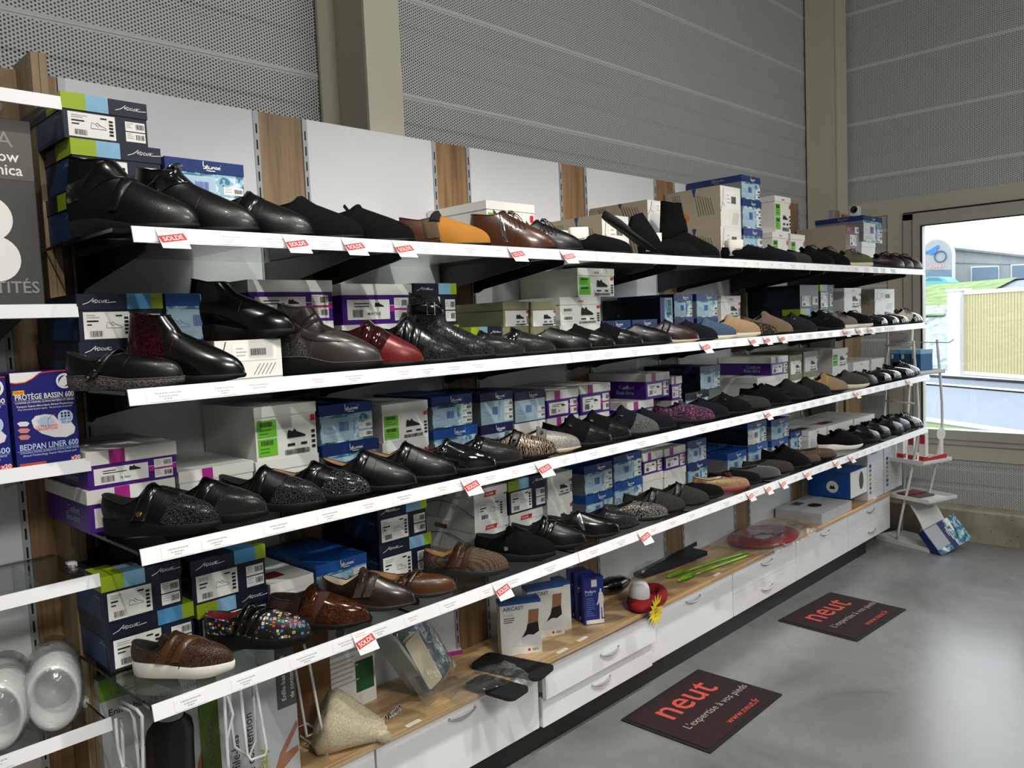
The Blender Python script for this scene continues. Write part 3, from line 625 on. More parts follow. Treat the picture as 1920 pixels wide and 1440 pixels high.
    if g['vamp'] is not None:
        bmesh.ops.bisect_plane(bm, geom=bm.verts[:]+bm.edges[:]+bm.faces[:], dist=1e-5, plane_co=(g['split']*L-.15*g['sslope']*L, 0, 0), plane_no=(1, 0, -g['sslope']))
    bm.verts.index_update()
    def part(nm, test, mat):
        fs = [f for f in bm.faces if test(f)]
        if not fs: return
        ix = {}; vs = []; ff = []
        for f in fs:
            q = []
            for v in f.verts:
                if v not in ix: ix[v] = len(vs); vs.append(v.co.copy())
                q.append(ix[v])
            ff.append(tuple(q))
        MB().add(vs, ff).build(nm, mat, t, True)
    fr = lambda f: (lambda c: c.x/L > g['split']+g['sslope']*(c.z/L-.15))(f.calc_center_median())
    if g['vamp'] is None: part('upper', lambda f: True, g['upper'])
    else: part('upper', lambda f: not fr(f), g['upper']); part('vamp', fr, g['vamp'])
    bm.free()
    # sole
    sb = MB(); sr = []
    for off, fz in ((-.004, 0), (.0, .12), (.0025, .5), (.003, .9), (.0015, 1.0)):
        r_ = []
        for a in A:
            o, s = outl(a, off*k); spr = .009*k*sm(.78, 1, s); r_.append(Vector((o.x, o.y, spr+(zs(s)-spr)*fz)))
        sr.append(r_)
    sb.grid(sr, True); sb.add(sr[0], (tuple(range(N-1, -1, -1)),)); sb.add(sr[-1], (tuple(range(N)),)); sb.build('sole', g['sole'], t, True)
    if g['welt']: 
        MB().tube([outl(a, .003*k)[0]+Vector((0, 0, zs(outl(a)[1]))) for a in A], .0017*k, 5, True).build('welt', g['welt'], t, True)
    # lining
    top = rows[-1]; cen = sum(top, Vector())/N; lr = []
    for f, dz in ((.985, .0005), (.93, -.001), (.9, -.018), (.86, -.05), (.82, -.2)):
        r_ = []
        for p in top:
            q = cen+(p-cen)*f; q.z = max(p.z+dz*k, zs(.3)+.004*k); r_.append(q)
        lr.append(r_)
    if not g['open_back']:
        lb = MB(); lb.grid(lr, True); lb.add(lr[-1], (tuple(range(N)),)); lb.build('lining', g['lin'], t, True)
        MB().tube(top, .0021*k, 5, True).build('collar', g['pip'] or g['upper'], t, True)
    else:
        ib = MB(); ring = [outl(a, -.004*k)[0]+Vector((0, 0, zs(outl(a)[1])+.002)) for a in A]; ib.add(ring, (tuple(range(N)),)); ib.build('insole', g['lin'], t)
        fr_ = [p for p in rows[-1] if p.x/L > .3]
    # ray tree for things lying on the upper
    bv = []; bf = []
    for i in range(R-1):
        for j in range(N):
            o = len(bv); bv += [rows[i][j], rows[i][(j+1) % N], rows[i+1][(j+1) % N], rows[i+1][j]]; bf.append((o, o+1, o+2, o+3))
    crow = []
    for j in range(0, N//2+1):
        a, b_ = top[j], top[(N-j) % N]; wdt = abs(a.y-b_.y); f = sm(.25, .9, math.cos(A[j])); r_ = []
        for u in range(7):
            q = a.lerp(b_, u/6); q.z += (wdt*.42*math.sin(math.pi*u/6))*(.35+.65*f) - (1-f)*.004; r_.append(q)
        crow.append(r_)
    for i in range(len(crow)-1):
        for u in range(6):
            o = len(bv); bv += [crow[i][u], crow[i][u+1], crow[i+1][u+1], crow[i+1][u]]; bf.append((o, o+1, o+2, o+3))
    tree = BVHTree.FromPolygons(bv, bf)
    def hit(s, ph, dx=0.0, zc=.02):
        C = Vector((s*L+dx, 0, zc*k)); d = Vector((0, math.cos(ph), math.sin(ph))); h_ = tree.ray_cast(C+d*.3, -d)
        if h_[0] is None: return C+d*.045*k, d
        n = h_[1]; n = n if n.dot(d) > 0 else -n
        return h_[0], n
    def band(s, slant, wd, p0, p1, off=.0022, n=15, zc=.02):
        rws = []
        mid = []
        for i in range(n+1):
            ph = math.radians(p0+(p1-p0)*i/n); dx = -1.05*slant*k*(ph-math.pi/2)
            C = Vector((s*L+dx, 0, zc*k)); d = Vector((0, math.cos(ph), math.sin(ph)))
            row = []
            for e in (-.5, -.25, 0, .25, .5):
                h_, nn = hit(s, ph, dx+e*wd*k, zc); row.append(((h_-Vector((s*L+dx+e*wd*k, 0, zc*k))).length, e, dx, d))
            mid.append(row)
        for i in range(n+1):
            rr_ = []
            for e_ in range(5):
                ds = [mid[max(0, min(n, i+q))][e_][0] for q in (-1, 0, 1)]; rad = max(ds[1], (ds[0]+ds[2])/2); _, e, dx, d = mid[i][e_]
                base_ = Vector((s*L+dx+e*wd*k, 0, zc*k)); ed = 0 if e_ in (0, 4) else 1
                rr_.append((base_+d*(rad+off*k*(.35 if not ed else 1)), base_+d*(rad-.003*k)))
            rws.append(rr_)
        outer = [[q[0] for q in r_] for r_ in rws]
        full = [[q[0] for q in r_]+[q[1] for q in reversed(r_)] for r_ in rws]
        b = MB(); b.grid(full, True); m_ = len(full[0]); b.add(full[0], (tuple(range(m_)),)); b.add(full[-1], (tuple(range(m_-1, -1, -1)),)); return b, outer
    if g['tongue']:
        tb = MB(); rws = [[p+Vector((0, 0, -.0015)) for p in r_] for r_ in crow[:8]]; tb.grid(rws)
        tip = [r_+Vector((-.012*k, 0, .016*k)) for r_ in rws[-1]] if not g['boot'] else [r_+Vector((-.004*k, 0, .006*k)) for r_ in rws[-1]]
        tb.grid([rws[-1], tip]); tb.build('tongue', g['tongue'], t, True)
    for sp_ in g['straps']:
        s, sl, wd, p0, p1, mt_ = sp_[:6]
        b, outer = band(s, sl, wd, p0, p1, (sp_[7] if len(sp_) > 7 else .0026)*1.35); o = b.build('strap', mt_, t, True)
        if len(sp_) > 6 and sp_[6]:
            ph = 180-sp_[6][1]; i = int(round((ph-p0)/(p1-p0)*(len(outer)-1))); i = max(0, min(len(outer)-1, i)); p = outer[i][2]; nn = Vector((0, math.cos(math.radians(ph)), math.sin(math.radians(ph))))
            if sp_[6][0] == 'disc': MB().disc(p, nn, .0075*k, .003*k, n=14).build('button', sp_[6][2], o, True)
            elif sp_[6][0] == 'stud':
                b2 = MB()
                for q in range(3): b2.disc(outer[min(len(outer)-1, i+q*2)][2], nn, .0026*k, .002*k, n=8)
                b2.build('studs', sp_[6][2], o, True)
            elif sp_[6][0] == 'buckle':
                ex = Vector((1, 0, 0)); ey = nn.cross(ex).normalized(); w2 = wd*k*.62; h2 = .011*k
                MB().tube([p+nn*.003+ex*(w2*a)+ey*(h2*b_) for a, b_ in ((-1, -1), (1, -1), (1, 1), (-1, 1))], .0018*k, 6, True).build('buckle', sp_[6][2], o)
            elif sp_[6][0] == 'plate':
                ex = Vector((1, 0, 0)); ey = nn.cross(ex).normalized(); X = Matrix((ex, ey, nn)).transposed().to_4x4(); X.translation = p+nn*.001
                MB().rbox(-.006*k, .006*k, -.010*k, .010*k, 0, .002, .0025, X=X).build('plate', sp_[6][2], o)
    for zc_, tl, wd, a0, a1, m_, fs_ in g['wraps']:
        rws = []; n = 26; xc = .25*L
        for i in range(n+1):
            a = math.radians(a0+(a1-a0)*i/n); d = Vector((math.cos(a), math.sin(a), 0)); rr_ = []
            for e in (-.5, -.4, 0, .4, .5):
                z = (zc_+e*wd+tl*math.cos(a)*.05)*k; C = Vector((xc, 0, z)); h_ = tree.ray_cast(C+d*.3, -d); q = h_[0] if h_[0] is not None else C+d*.04*k; rr_.append((q+d*(.0036*k if abs(e) < .45 else .0012*k), q-d*.003))
            rws.append(rr_)
        full = [[q[0] for q in r_]+[q[1] for q in reversed(r_)] for r_ in rws]; b = MB(); b.grid(full, True); m2 = len(full[0]); b.add(full[0], (tuple(range(m2)),)); b.add(full[-1], (tuple(range(m2-1, -1, -1)),)); o = b.build('strap', m_, t, True)
        if fs_:
            i = int((fs_[1]-a0)/(a1-a0)*n); p = rws[i][2][0]; nn = Vector((math.cos(math.radians(fs_[1])), math.sin(math.radians(fs_[1])), 0)); ex = Vector((0, 0, 1)); ey = nn.cross(ex)
            if fs_[0] == 'buckle': MB().tube([p+nn*.003+ex*(wd*k*.62*a)+ey*(.012*k*b_) for a, b_ in ((-1, -1), (1, -1), (1, 1), (-1, 1))], .0019*k, 6, True).build('buckle', fs_[2], o)
            else: MB().disc(p, nn, .006*k, .003*k, n=12).build('button', fs_[2], o)
    if g['laces']:
        lb = MB(); n = g['laces']; s0, s1 = g['xt']+.015, g['xt']+.015+.042*n*(.7 if n > 4 else 1)
        pts = []
        for i in range(n):
            s = s0+(s1-s0)*i/max(1, n-1)
            for sg_ in (1, -1):
                lb.tube([hit(s-sg_*.0, math.radians(90-q))[0]+Vector((sg_*.006*k*(q/34), 0, .002*k)) for q in (-34, -17, 0, 17, 34)], .0016*k, 5)
        c, _ = hit(s0-.005, math.pi/2); c = c+Vector((0, 0, .004*k))
        for sg_ in (1, -1):
            lb.tube([c, c+Vector((.004, sg_*.014, .006))*k, c+Vector((.016, sg_*.03, .002))*k, c+Vector((.022, sg_*.026, -.008))*k, c+Vector((.010, sg_*.01, -.002))*k, c], .0015*k, 5)
            lb.tube([c, c+Vector((.012, sg_*.012, .004))*k, c+Vector((.032, sg_*.026, -.01))*k, c+Vector((.045, sg_*.034, -.028))*k], .0014*k, 5)
        lb.build('laces', g['lacem'], t, True)
        eb = MB()
        for i in range(n):
            s = s0+(s1-s0)*i/max(1, n-1)
            for q in (52, 128): p, nn = hit(s, math.radians(q)); eb.disc(p, nn, .0028*k, .0012*k, n=8)
        eb.build('eyelets', CHR if g.get('chrome') else LBS, t)
    if g['seams']:
        sb2 = MB(); s = g['split']
        sb2.tube([hit(s+.05*math.sin(math.radians(q))-.06*abs(math.cos(math.radians(q))), math.radians(q))[0] for q in range(8, 173, 12)], .0011*k, 4)
        sb2.build('seam', g.get('seamm') or g['upper'], t, True)
    if g['cap']:
        b, _ = band(.9, 0, .0, 5, 175, .001)
    if g['gore']:
        s, wd, m_ = g['gore']; b, _ = band(s, .012, wd, 20, 76, .0009); b.build('elastic_gore', m_, t, True); b, _ = band(s, -.012, wd, 104, 160, .0009); b.build('elastic_gore', m_, t, True)
    if g['pom']:
        b = MB(); c, nn = hit(.62, math.pi/2); r = random.Random(4)
        for i in range(70):
            d = Vector((r.uniform(-1, 1), r.uniform(-1, 1), r.uniform(-.2, 1))).normalized(); b.tube([c+d*.004, c+d*.021*r.uniform(.8, 1.1)], [.0035, .0016], 4)
        b.build('pompom', g['pom'], t, True)
    if g['foot']:
        b = MB(); b.rbox(.08*L, .36*L, -.03*k, .03*k, g['hd']*k-.03, g['hd']*k+.045, .014); b.build('paper_stuffing', g['foot'], t, True)
    if g['tag']:
        b = MB(); p, nn = hit(.5, math.radians(128 if g['tag'][1] < 0 else 52)); b.box(p.x-.014, p.x+.014, p.y-.006, p.y-.005, p.z-.045, p.z, g['tag'][0]); b.rect((p.x-.014, p.y-.0062, p.z-.045), (1, 0, 0), (0, 0, 1), 0, .028, 0, .026, g['tag'][2]); b.build('swing_tag', g['tag'][0], t)
    return t
# strap tuples: (position, slant, width, from, to, material, fastener, lift)
V1 = lambda m, f=None, s=.5, w=.036: ((s, .03, w, 28, 152, m, f),)
V2 = lambda m, f=None: ((.46, .03, .023, 32, 150, m, f), (.575, .03, .023, 32, 150, m, f))
V3 = lambda m, f=None: ((.43, .03, .02, 34, 150, m, f), (.525, .03, .02, 32, 150, m), (.61, .03, .02, 30, 150, m))
BT = dict(hb=.085, hd=.075, hf=.098, xt=.50, heel=.03, fore=.016)
STY = {
 'boot_velcro': dict(BT, boot=.128, upper=SUE, vamp=LB, split=.5, sslope=-.5, straps=((.52, .03, .02, 34, 146, LB),), wraps=((.112, .5, .04, -160, 60, LBS, None),), sole=SB_), 'boot_shine': dict(BT, boot=.122, upper=LB, wraps=((.112, .6, .045, -150, 60, PAT, None),)),
 'low_strap': dict(hb=.078, hd=.066, hf=.09, straps=V1(LBS, ('disc', 55, CHR))), 'low_suede': dict(hb=.078, hd=.07, hf=.088, upper=SUE, straps=V1(SUE, None, .45, .05)), 'low_plain': dict(hb=.07, hd=.064, hf=.085, upper=SUE, laces=0, tongue=SUE),
 'tan_slip': dict(hb=.074, hd=.064, hf=.08, upper=TDK, vamp=TAN, split=.44, sslope=-.4, gore=(.33, .045, CAN), sole=SB_, straps=((.42, .01, .03, 62, 118, LIN, None, .004),)), 'brown_lace': dict(hb=.095, hd=.088, hf=.1, xt=.47, upper=LBR, laces=4, tongue=LDB, lacem=LACEB, sole=SB_, chrome=1, gore=(.36, .012, CHR)),
 'black_lace': dict(hb=.075, hd=.06, hf=.088, upper=LB, laces=4, tongue=LB), 'mary': dict(hb=.07, hd=.05, hf=.068, xt=.54, straps=((.42, .03, .026, 14, 166, LB, ('stud', 50, CHR), .004),), sole=pattern('stitched_sole', 'fabric', ['#0e0e0e', '#6a675f'], 330, .6, 0, .6), heel=.03, fore=.02, welt=LGY, tongue=None),
 'burg_boot': dict(BT, boot=.135, upper=BUR, vamp=LBS, split=.40, sslope=-.25, heel=.026, lin=LIN), 'ankle_plain': dict(BT, boot=.125, upper=LBS, heel=.036, fore=.02, split=.5, sslope=-.9), 'grey_strap': dict(BT, boot=.14, upper=KNT, vamp=GRB, split=.37, sslope=-.5, wraps=((.112, -.5, .026, -175, 80, GRB, None), (.098, .9, .024, -120, -20, GRB, None)), heel=.036, fore=.02, welt=LGY),
 'burg_pat': dict(hb=.085, hd=.078, hf=.102, upper=BPA, vamp=BSP, split=.56, straps=V2(BPA), sole=SB_), 'silver_velcro': dict(hb=.085, hd=.078, hf=.108, upper=LBS, vamp=SNK, split=.6, straps=((.38, .02, .03, 34, 146, LBS, ('plate', 62, GOLD)), (.48, .02, .024, 32, 146, LBS), (.57, .02, .024, 30, 146, LBS)), sole=SB_),
 'snake_boot': dict(BT, boot=.17, upper=SNK, wraps=((.165, 0, .03, -179, 179, LBS, ('buckle', -62, CHR)),), heel=.03), 'strap_flat': dict(hb=.066, hd=.05, hf=.07, upper=CRK, straps=V1(LB, ('disc', 50, CHR))), 'crackle': dict(hb=.06, hd=.046, hf=.076, upper=CRK, straps=V1(PAT)),
 'black_cloth': dict(hb=.06, hd=.046, hf=.076, upper=SUE, vamp=BGL, split=.6, straps=V1(SUE)), 'plum': dict(hb=.066, hd=.05, hf=.078, upper=PUR, straps=V1(LB), sole=SBG, lin=M('plum_lining', '#4a2530', .9)), 'navy_slip': dict(hb=.064, hd=.05, hf=.074, upper=SUN, straps=V1(SUN)),
 'blue_slip': dict(hb=.062, hd=.05, hf=.076, upper=BLS, straps=V1(BLS, None, .47, .05), sole=SCR, fore=.018), 'beige_slip': dict(hb=.064, hd=.052, hf=.08, upper=BGS, straps=V1(BGS, None, .45, .05), sole=SCR, fore=.02), 'leopard': dict(hb=.055, hd=.044, hf=.066, upper=LEO), 'taupe': dict(hb=.068, hd=.054, hf=.088, upper=TAU, straps=V1(TAU, None, .46, .045)),
 'felt_velcro': dict(hb=.064, hd=.05, hf=.084, upper=FELT, straps=V1(FELT, ('disc', 58, CHR))), 'felt_flap': dict(hb=.064, hd=.05, hf=.084, upper=FELT, straps=V1(FELT, None, .45, .06)), 'grey_sneaker': dict(hb=.064, hd=.05, hf=.078, upper=GRY, laces=4, tongue=GRY, sole=SW_, fore=.022, heel=.028), 'black_white': dict(hb=.064, hd=.05, hf=.08, upper=SUE, laces=4, tongue=SUE, sole=SW_, fore=.022, heel=.028),
 'shiny': dict(hb=.058, hd=.042, hf=.06, xt=.52, upper=PAT, sole=SB_), 'oxford': dict(hb=.06, hd=.045, hf=.078, upper=PAT, laces=3, tongue=PAT), 'spectator': dict(hb=.06, hd=.045, hf=.075, upper=M('ivory_leather', '#d9d2c2', .3, coat=.3), vamp=PAT, split=.62, laces=3, tongue=PAT, lin=LCR),
 'gold_button': dict(hb=.064, hd=.048, hf=.088, upper=LB, vamp=SNK, split=.56, straps=((.45, .022, .036, 26, 156, LBS, ('disc', 42, GOLD)),), heel=.036, fore=.022, lin=LIN), 'velcro_crackle': dict(hb=.062, hd=.046, hf=.084, upper=LB, vamp=CRK, split=.56, straps=V1(LBS), heel=.03, fore=.02), 'velcro_stone': dict(hb=.062, hd=.046, hf=.086, upper=LB, vamp=SNK, split=.54, straps=((.44, .022, .036, 26, 156, LBS, ('plate', 48, CHR)),), heel=.028, fore=.018, lin=LIN),
 'hatch': dict(hb=.064, hd=.046, hf=.078, upper=LBS, vamp=HAT, split=.55, straps=V1(LBS, ('disc', 70, CHR)), lin=LTAN, heel=.026), 'velcro_plain': dict(hb=.062, hd=.046, hf=.088, upper=LB, straps=((.47, .03, .036, 28, 156, LBS),), lin=LTAN, heel=.024), 'patent_red': dict(hb=.066, hd=.048, hf=.08, upper=PAT, vamp=PAT, split=.58, straps=((.44, .03, .02, 24, 156, PAT, ('buckle', 60, CHR)),), lin=LRED),
 'zebra': dict(hb=.06, hd=.044, hf=.076, upper=ZEB, straps=V1(LB, ('disc', 52, CHR))), 'silver': dict(hb=.062, hd=.044, hf=.066, upper=SIL, straps=((.49, .01, .038, 36, 144, M('grey_strap', '#5c5a56', .8), ('plate', 66, CHR)),), sole=SBG, lin=LGY), 'stone_strap': dict(hb=.066, hd=.05, hf=.09, upper=SUE, vamp=BGL, split=.6, straps=((.40, .012, .036, 30, 150, SUE, ('plate', 62, CHR), .006),)),
 'tweed_strap': dict(hb=.066, hd=.05, hf=.09, upper=SUN, vamp=GTX, split=.54, straps=((.40, .012, .036, 30, 150, SUN, ('disc', 62, CHR), .006),)), 'floral': dict(hb=.062, hd=.05, hf=.07, upper=FLO, straps=((.47, .02, .034, 34, 146, FLO, ('disc', 58, CHR)),)), 'swoosh': dict(hb=.062, hd=.05, hf=.08, upper=SUE, straps=V1(SUE, ('plate', 60, CHR))), 'dark_pat': dict(hb=.055, hd=.044, hf=.062, upper=DTX),
 'beige_yellow': dict(hb=.062, hd=.05, hf=.082, upper=YEL, vamp=BGE, split=.42, straps=((.42, .02, .03, 30, 150, BGE), (.3, .01, .03, 20, 70, YEL, ('disc', 48, CHR)))), 'grey_cream': dict(hb=.06, hd=.05, hf=.08, upper=M('dark_grey_suede', '#3a3633', .95, bump=(700, .5)), straps=V1(M('dark_grey_suede'), None, .44, .05), sole=SCR, fore=.02), 'tagged': dict(hb=.058, hd=.042, hf=.06, upper=PAT, lin=M('plum_lining2', '#3b2626', .8), tag=(M('tag_cream', '#e9dcc0', .7), 1, M('tag_orange', '#d5901f', .7))),
 'croc': dict(hb=.06, hd=.048, hf=.086, upper=CRO, straps=((.45, .034, .027, 30, 146, LMB, None, .004), (.60, .034, .027, 30, 146, LMB, None, .004)), sole=SW_, heel=.036, fore=.028, tongue=CRO), 'multi': dict(hb=.064, hd=.056, hf=.08, upper=MUL, straps=V3(LBS), sole=SB_, heel=.032, fore=.024, lin=LRED), 'amber': dict(hb=.066, hd=.06, hf=.082, upper=SBN, vamp=BRP, split=.5, straps=((.46, .02, .04, 30, 150, BRP),), sole=SB_, heel=.022), 'brown_velcro': dict(hb=.07, hd=.052, hf=.09, upper=LDB, straps=((.47, .02, .024, 30, 150, BRP if False else pattern('bronze_crackle', 'crackle', ['#15100c', '#5b4d40'], 500, .25, .3, .6)), (.58, .02, .024, 30, 150, MATS['bronze_crackle'])), lin=LCR, sole=SBR),
 'brown_jane': dict(hb=.06, hd=.042, hf=.052, xt=.66, upper=LMB, straps=((.44, .02, .02, 16, 164, LDB, ('plate', 58, GOLD), .003), (.55, .02, .02, 18, 162, LDB, None, .003)), lin=LTAN, sole=SBR, heel=.03), 'brown_mesh': dict(hb=.066, hd=.05, hf=.078, upper=MES, straps=((.43, .025, .03, 24, 156, LMB), (.56, .02, .02, 20, 160, SBN)), lin=LTAN, sole=SBR, heel=.03, fore=.018), 'black_gore': dict(hb=.066, hd=.06, hf=.084, upper=SUE, straps=((.45, .02, .03, 30, 150, SUE, ('plate', 42, CHR)),), heel=.03, fore=.02), 'black_velcro2': dict(hb=.066, hd=.05, hf=.086, upper=LB, straps=V2(LBS), lin=LIN),
 'clog': dict(hb=.062, hd=.052, hf=.078, upper=LBS, gore=(.42, .02, CHR), heel=.026), 'dots': dict(hb=.055, hd=.045, hf=.068, upper=SUN, vamp=SNK, split=.4), 'snake_silver': dict(hb=.05, hd=.044, hf=.064, upper=SNS, pip=LGY, seamm=LBS, straps=((.62, .03, .006, 30, 170, LBS, None, .001),)), 'tweed_flap': dict(hb=.058, hd=.05, hf=.08, upper=DTX, straps=V1(LB)), 'slipper': dict(hb=.052, hd=.044, hf=.06, upper=SUE), 'pompom': dict(hb=.054, hd=.042, hf=.052, xt=.55, upper=PNK, sole=SRD, heel=.024, fore=.018, pip=M('wine_piping', '#431419', .8), pom=M('wine_wool', '#4b1a1c', .95), lin=LCR), 'loafer': dict(hb=.052, hd=.042, hf=.056, xt=.58, upper=M('grey_velvet', '#35363a', .9, sheen=.5)),
 'moc': dict(hb=.052, hd=.044, hf=.058, upper=M('dark_olive_suede', '#2c2721', .9, bump=(700, .5)), seamm=LGY), 'wedge_black': dict(hb=.075, hd=.06, hf=.1, upper=SUE, tongue=SUE, laces=0), 'brown_moc': dict(hb=.05, hd=.04, hf=.05, xt=.56, upper=M('brown_moccasin', '#4c3423', .7), seamm=LTAN), 'runner': dict(hb=.07, hd=.056, hf=.085, upper=SUE, laces=4, tongue=SUE, sole=SW_, fore=.02, heel=.03), 'trainer': dict(hb=.068, hd=.056, hf=.085, upper=LBS, laces=5, tongue=LB, heel=.034, fore=.024), 'soft_black': dict(hb=.06, hd=.046, hf=.074, upper=LB),
 'mule_white': dict(hb=.055, hd=.05, hf=.072, upper=SUE, lin=LWH, foot=LWH), 'mule': dict(hb=.03, hd=.03, hf=.085, xt=.5, upper=SUE, open_back=True, lin=LWH), 'boot_white': dict(BT, boot=.205, upper=SUE, lin=LWH, wraps=((.14, .3, .06, -170, 90, SUE, None),)), 'olive': dict(hb=.06, hd=.05, hf=.082, upper=OLV, laces=4, tongue=OLV, lacem=LACEB, sole=SCR, fore=.026, heel=.032), 'brown_oxford': dict(hb=.062, hd=.048, hf=.082, upper=DPB, laces=4, tongue=DPB, sole=SBR, heel=.032, fore=.018),
 'tennis': dict(hb=.062, hd=.05, hf=.086, upper=SUE, laces=4, tongue=SUE), 'flat_boxed': dict(hb=.05, hd=.04, hf=.06, upper=LB)}
LAB = dict(boot_velcro='black leather ankle boot with velcro flap', boot_shine='black ankle boot with shiny leather flap', low_strap='low black shoe with metal-studded strap', low_suede='matte black velcro shoe', low_plain='plain matte black shoe', tan_slip='tan and brown suede slip-on shoe', brown_lace='brown leather lace-up ankle shoe', black_lace='black leather lace-up shoe', mary='black strap shoe with stitched grey sole', burg_boot='black ankle boot with burgundy glitter collar', ankle_plain='plain black ankle boot', grey_strap='grey-brown ankle boot with knit cuff and strap', burg_pat='burgundy patent shoe', silver_velcro='black three-strap shoe with snakeskin toe', snake_boot='tall black snakeskin boot with buckle', strap_flat='black crackled shoe with studded strap', crackle='black crackled velcro shoe', black_cloth='black cloth velcro shoe', plum='plum leather shoe with beige sole', navy_slip='navy cloth slipper', blue_slip='blue slipper with cream sole', beige_slip='beige corduroy slipper with cream sole', leopard='leopard print slipper', taupe='taupe suede velcro shoe', felt_velcro='charcoal felt slipper with metal button', felt_flap='charcoal felt slipper with wide flap', grey_sneaker='grey lace-up sneaker with white sole', black_white='black lace-up sneaker with white sole', shiny='shiny black slip-on shoe', oxford='shiny black lace-up shoe', spectator='black and ivory lace-up shoe', gold_button='black velcro shoe with gold button', velcro_crackle='black velcro shoe with crackled toe', velcro_stone='black velcro shoe with silver stone', hatch='black shoe with quilted patent toe', velcro_plain='black velcro shoe with smooth strap', patent_red='black patent shoe with red lining', zebra='bronze zebra-striped velcro shoe', silver='silver shoe with grey strap', stone_strap='black cloth shoe with upright jewelled strap', tweed_strap='grey tweed shoe with upright buttoned strap', floral='purple floral slipper', swoosh='black slipper with small metal plate', dark_pat='dark patterned slipper', beige_yellow='beige and ochre velcro shoe', grey_cream='dark grey shoe with cream sole', tagged='shiny black shoe with orange tag', croc='brown crocodile sneaker with white sole and two straps', multi='black sneaker with coloured squares', amber='dark brown shoe with amber patent top', brown_velcro='dark brown two-strap velcro shoe', brown_jane='brown leather cut-out strap shoe', brown_mesh='brown mesh velcro shoe', black_gore='matte black strap shoe', black_velcro2='black two-strap velcro shoe', clog='smooth black shoe with silver zip', dots='navy dotted slipper', snake_silver='silver snakeskin slipper', tweed_flap='dark tweed slipper with leather strap', slipper='black cloth slipper', pompom='gold slipper with wine pompom and red sole', loafer='grey velvet loafer', moc='dark olive moccasin', wedge_black='high-tongued black suede shoe', brown_moc='brown moccasin', runner='black running shoe with white sole', trainer='black leather lace-up trainer', soft_black='soft black leather shoe', mule_white='black slipper stuffed with white paper', mule='black backless mule with white insole', boot_white='tall black slipper boot with white lining', olive='olive canvas lace-up shoe with cream sole', brown_oxford='dark brown lace-up shoe', tennis='black suede lace-up shoe', flat_boxed='black flat shoe')
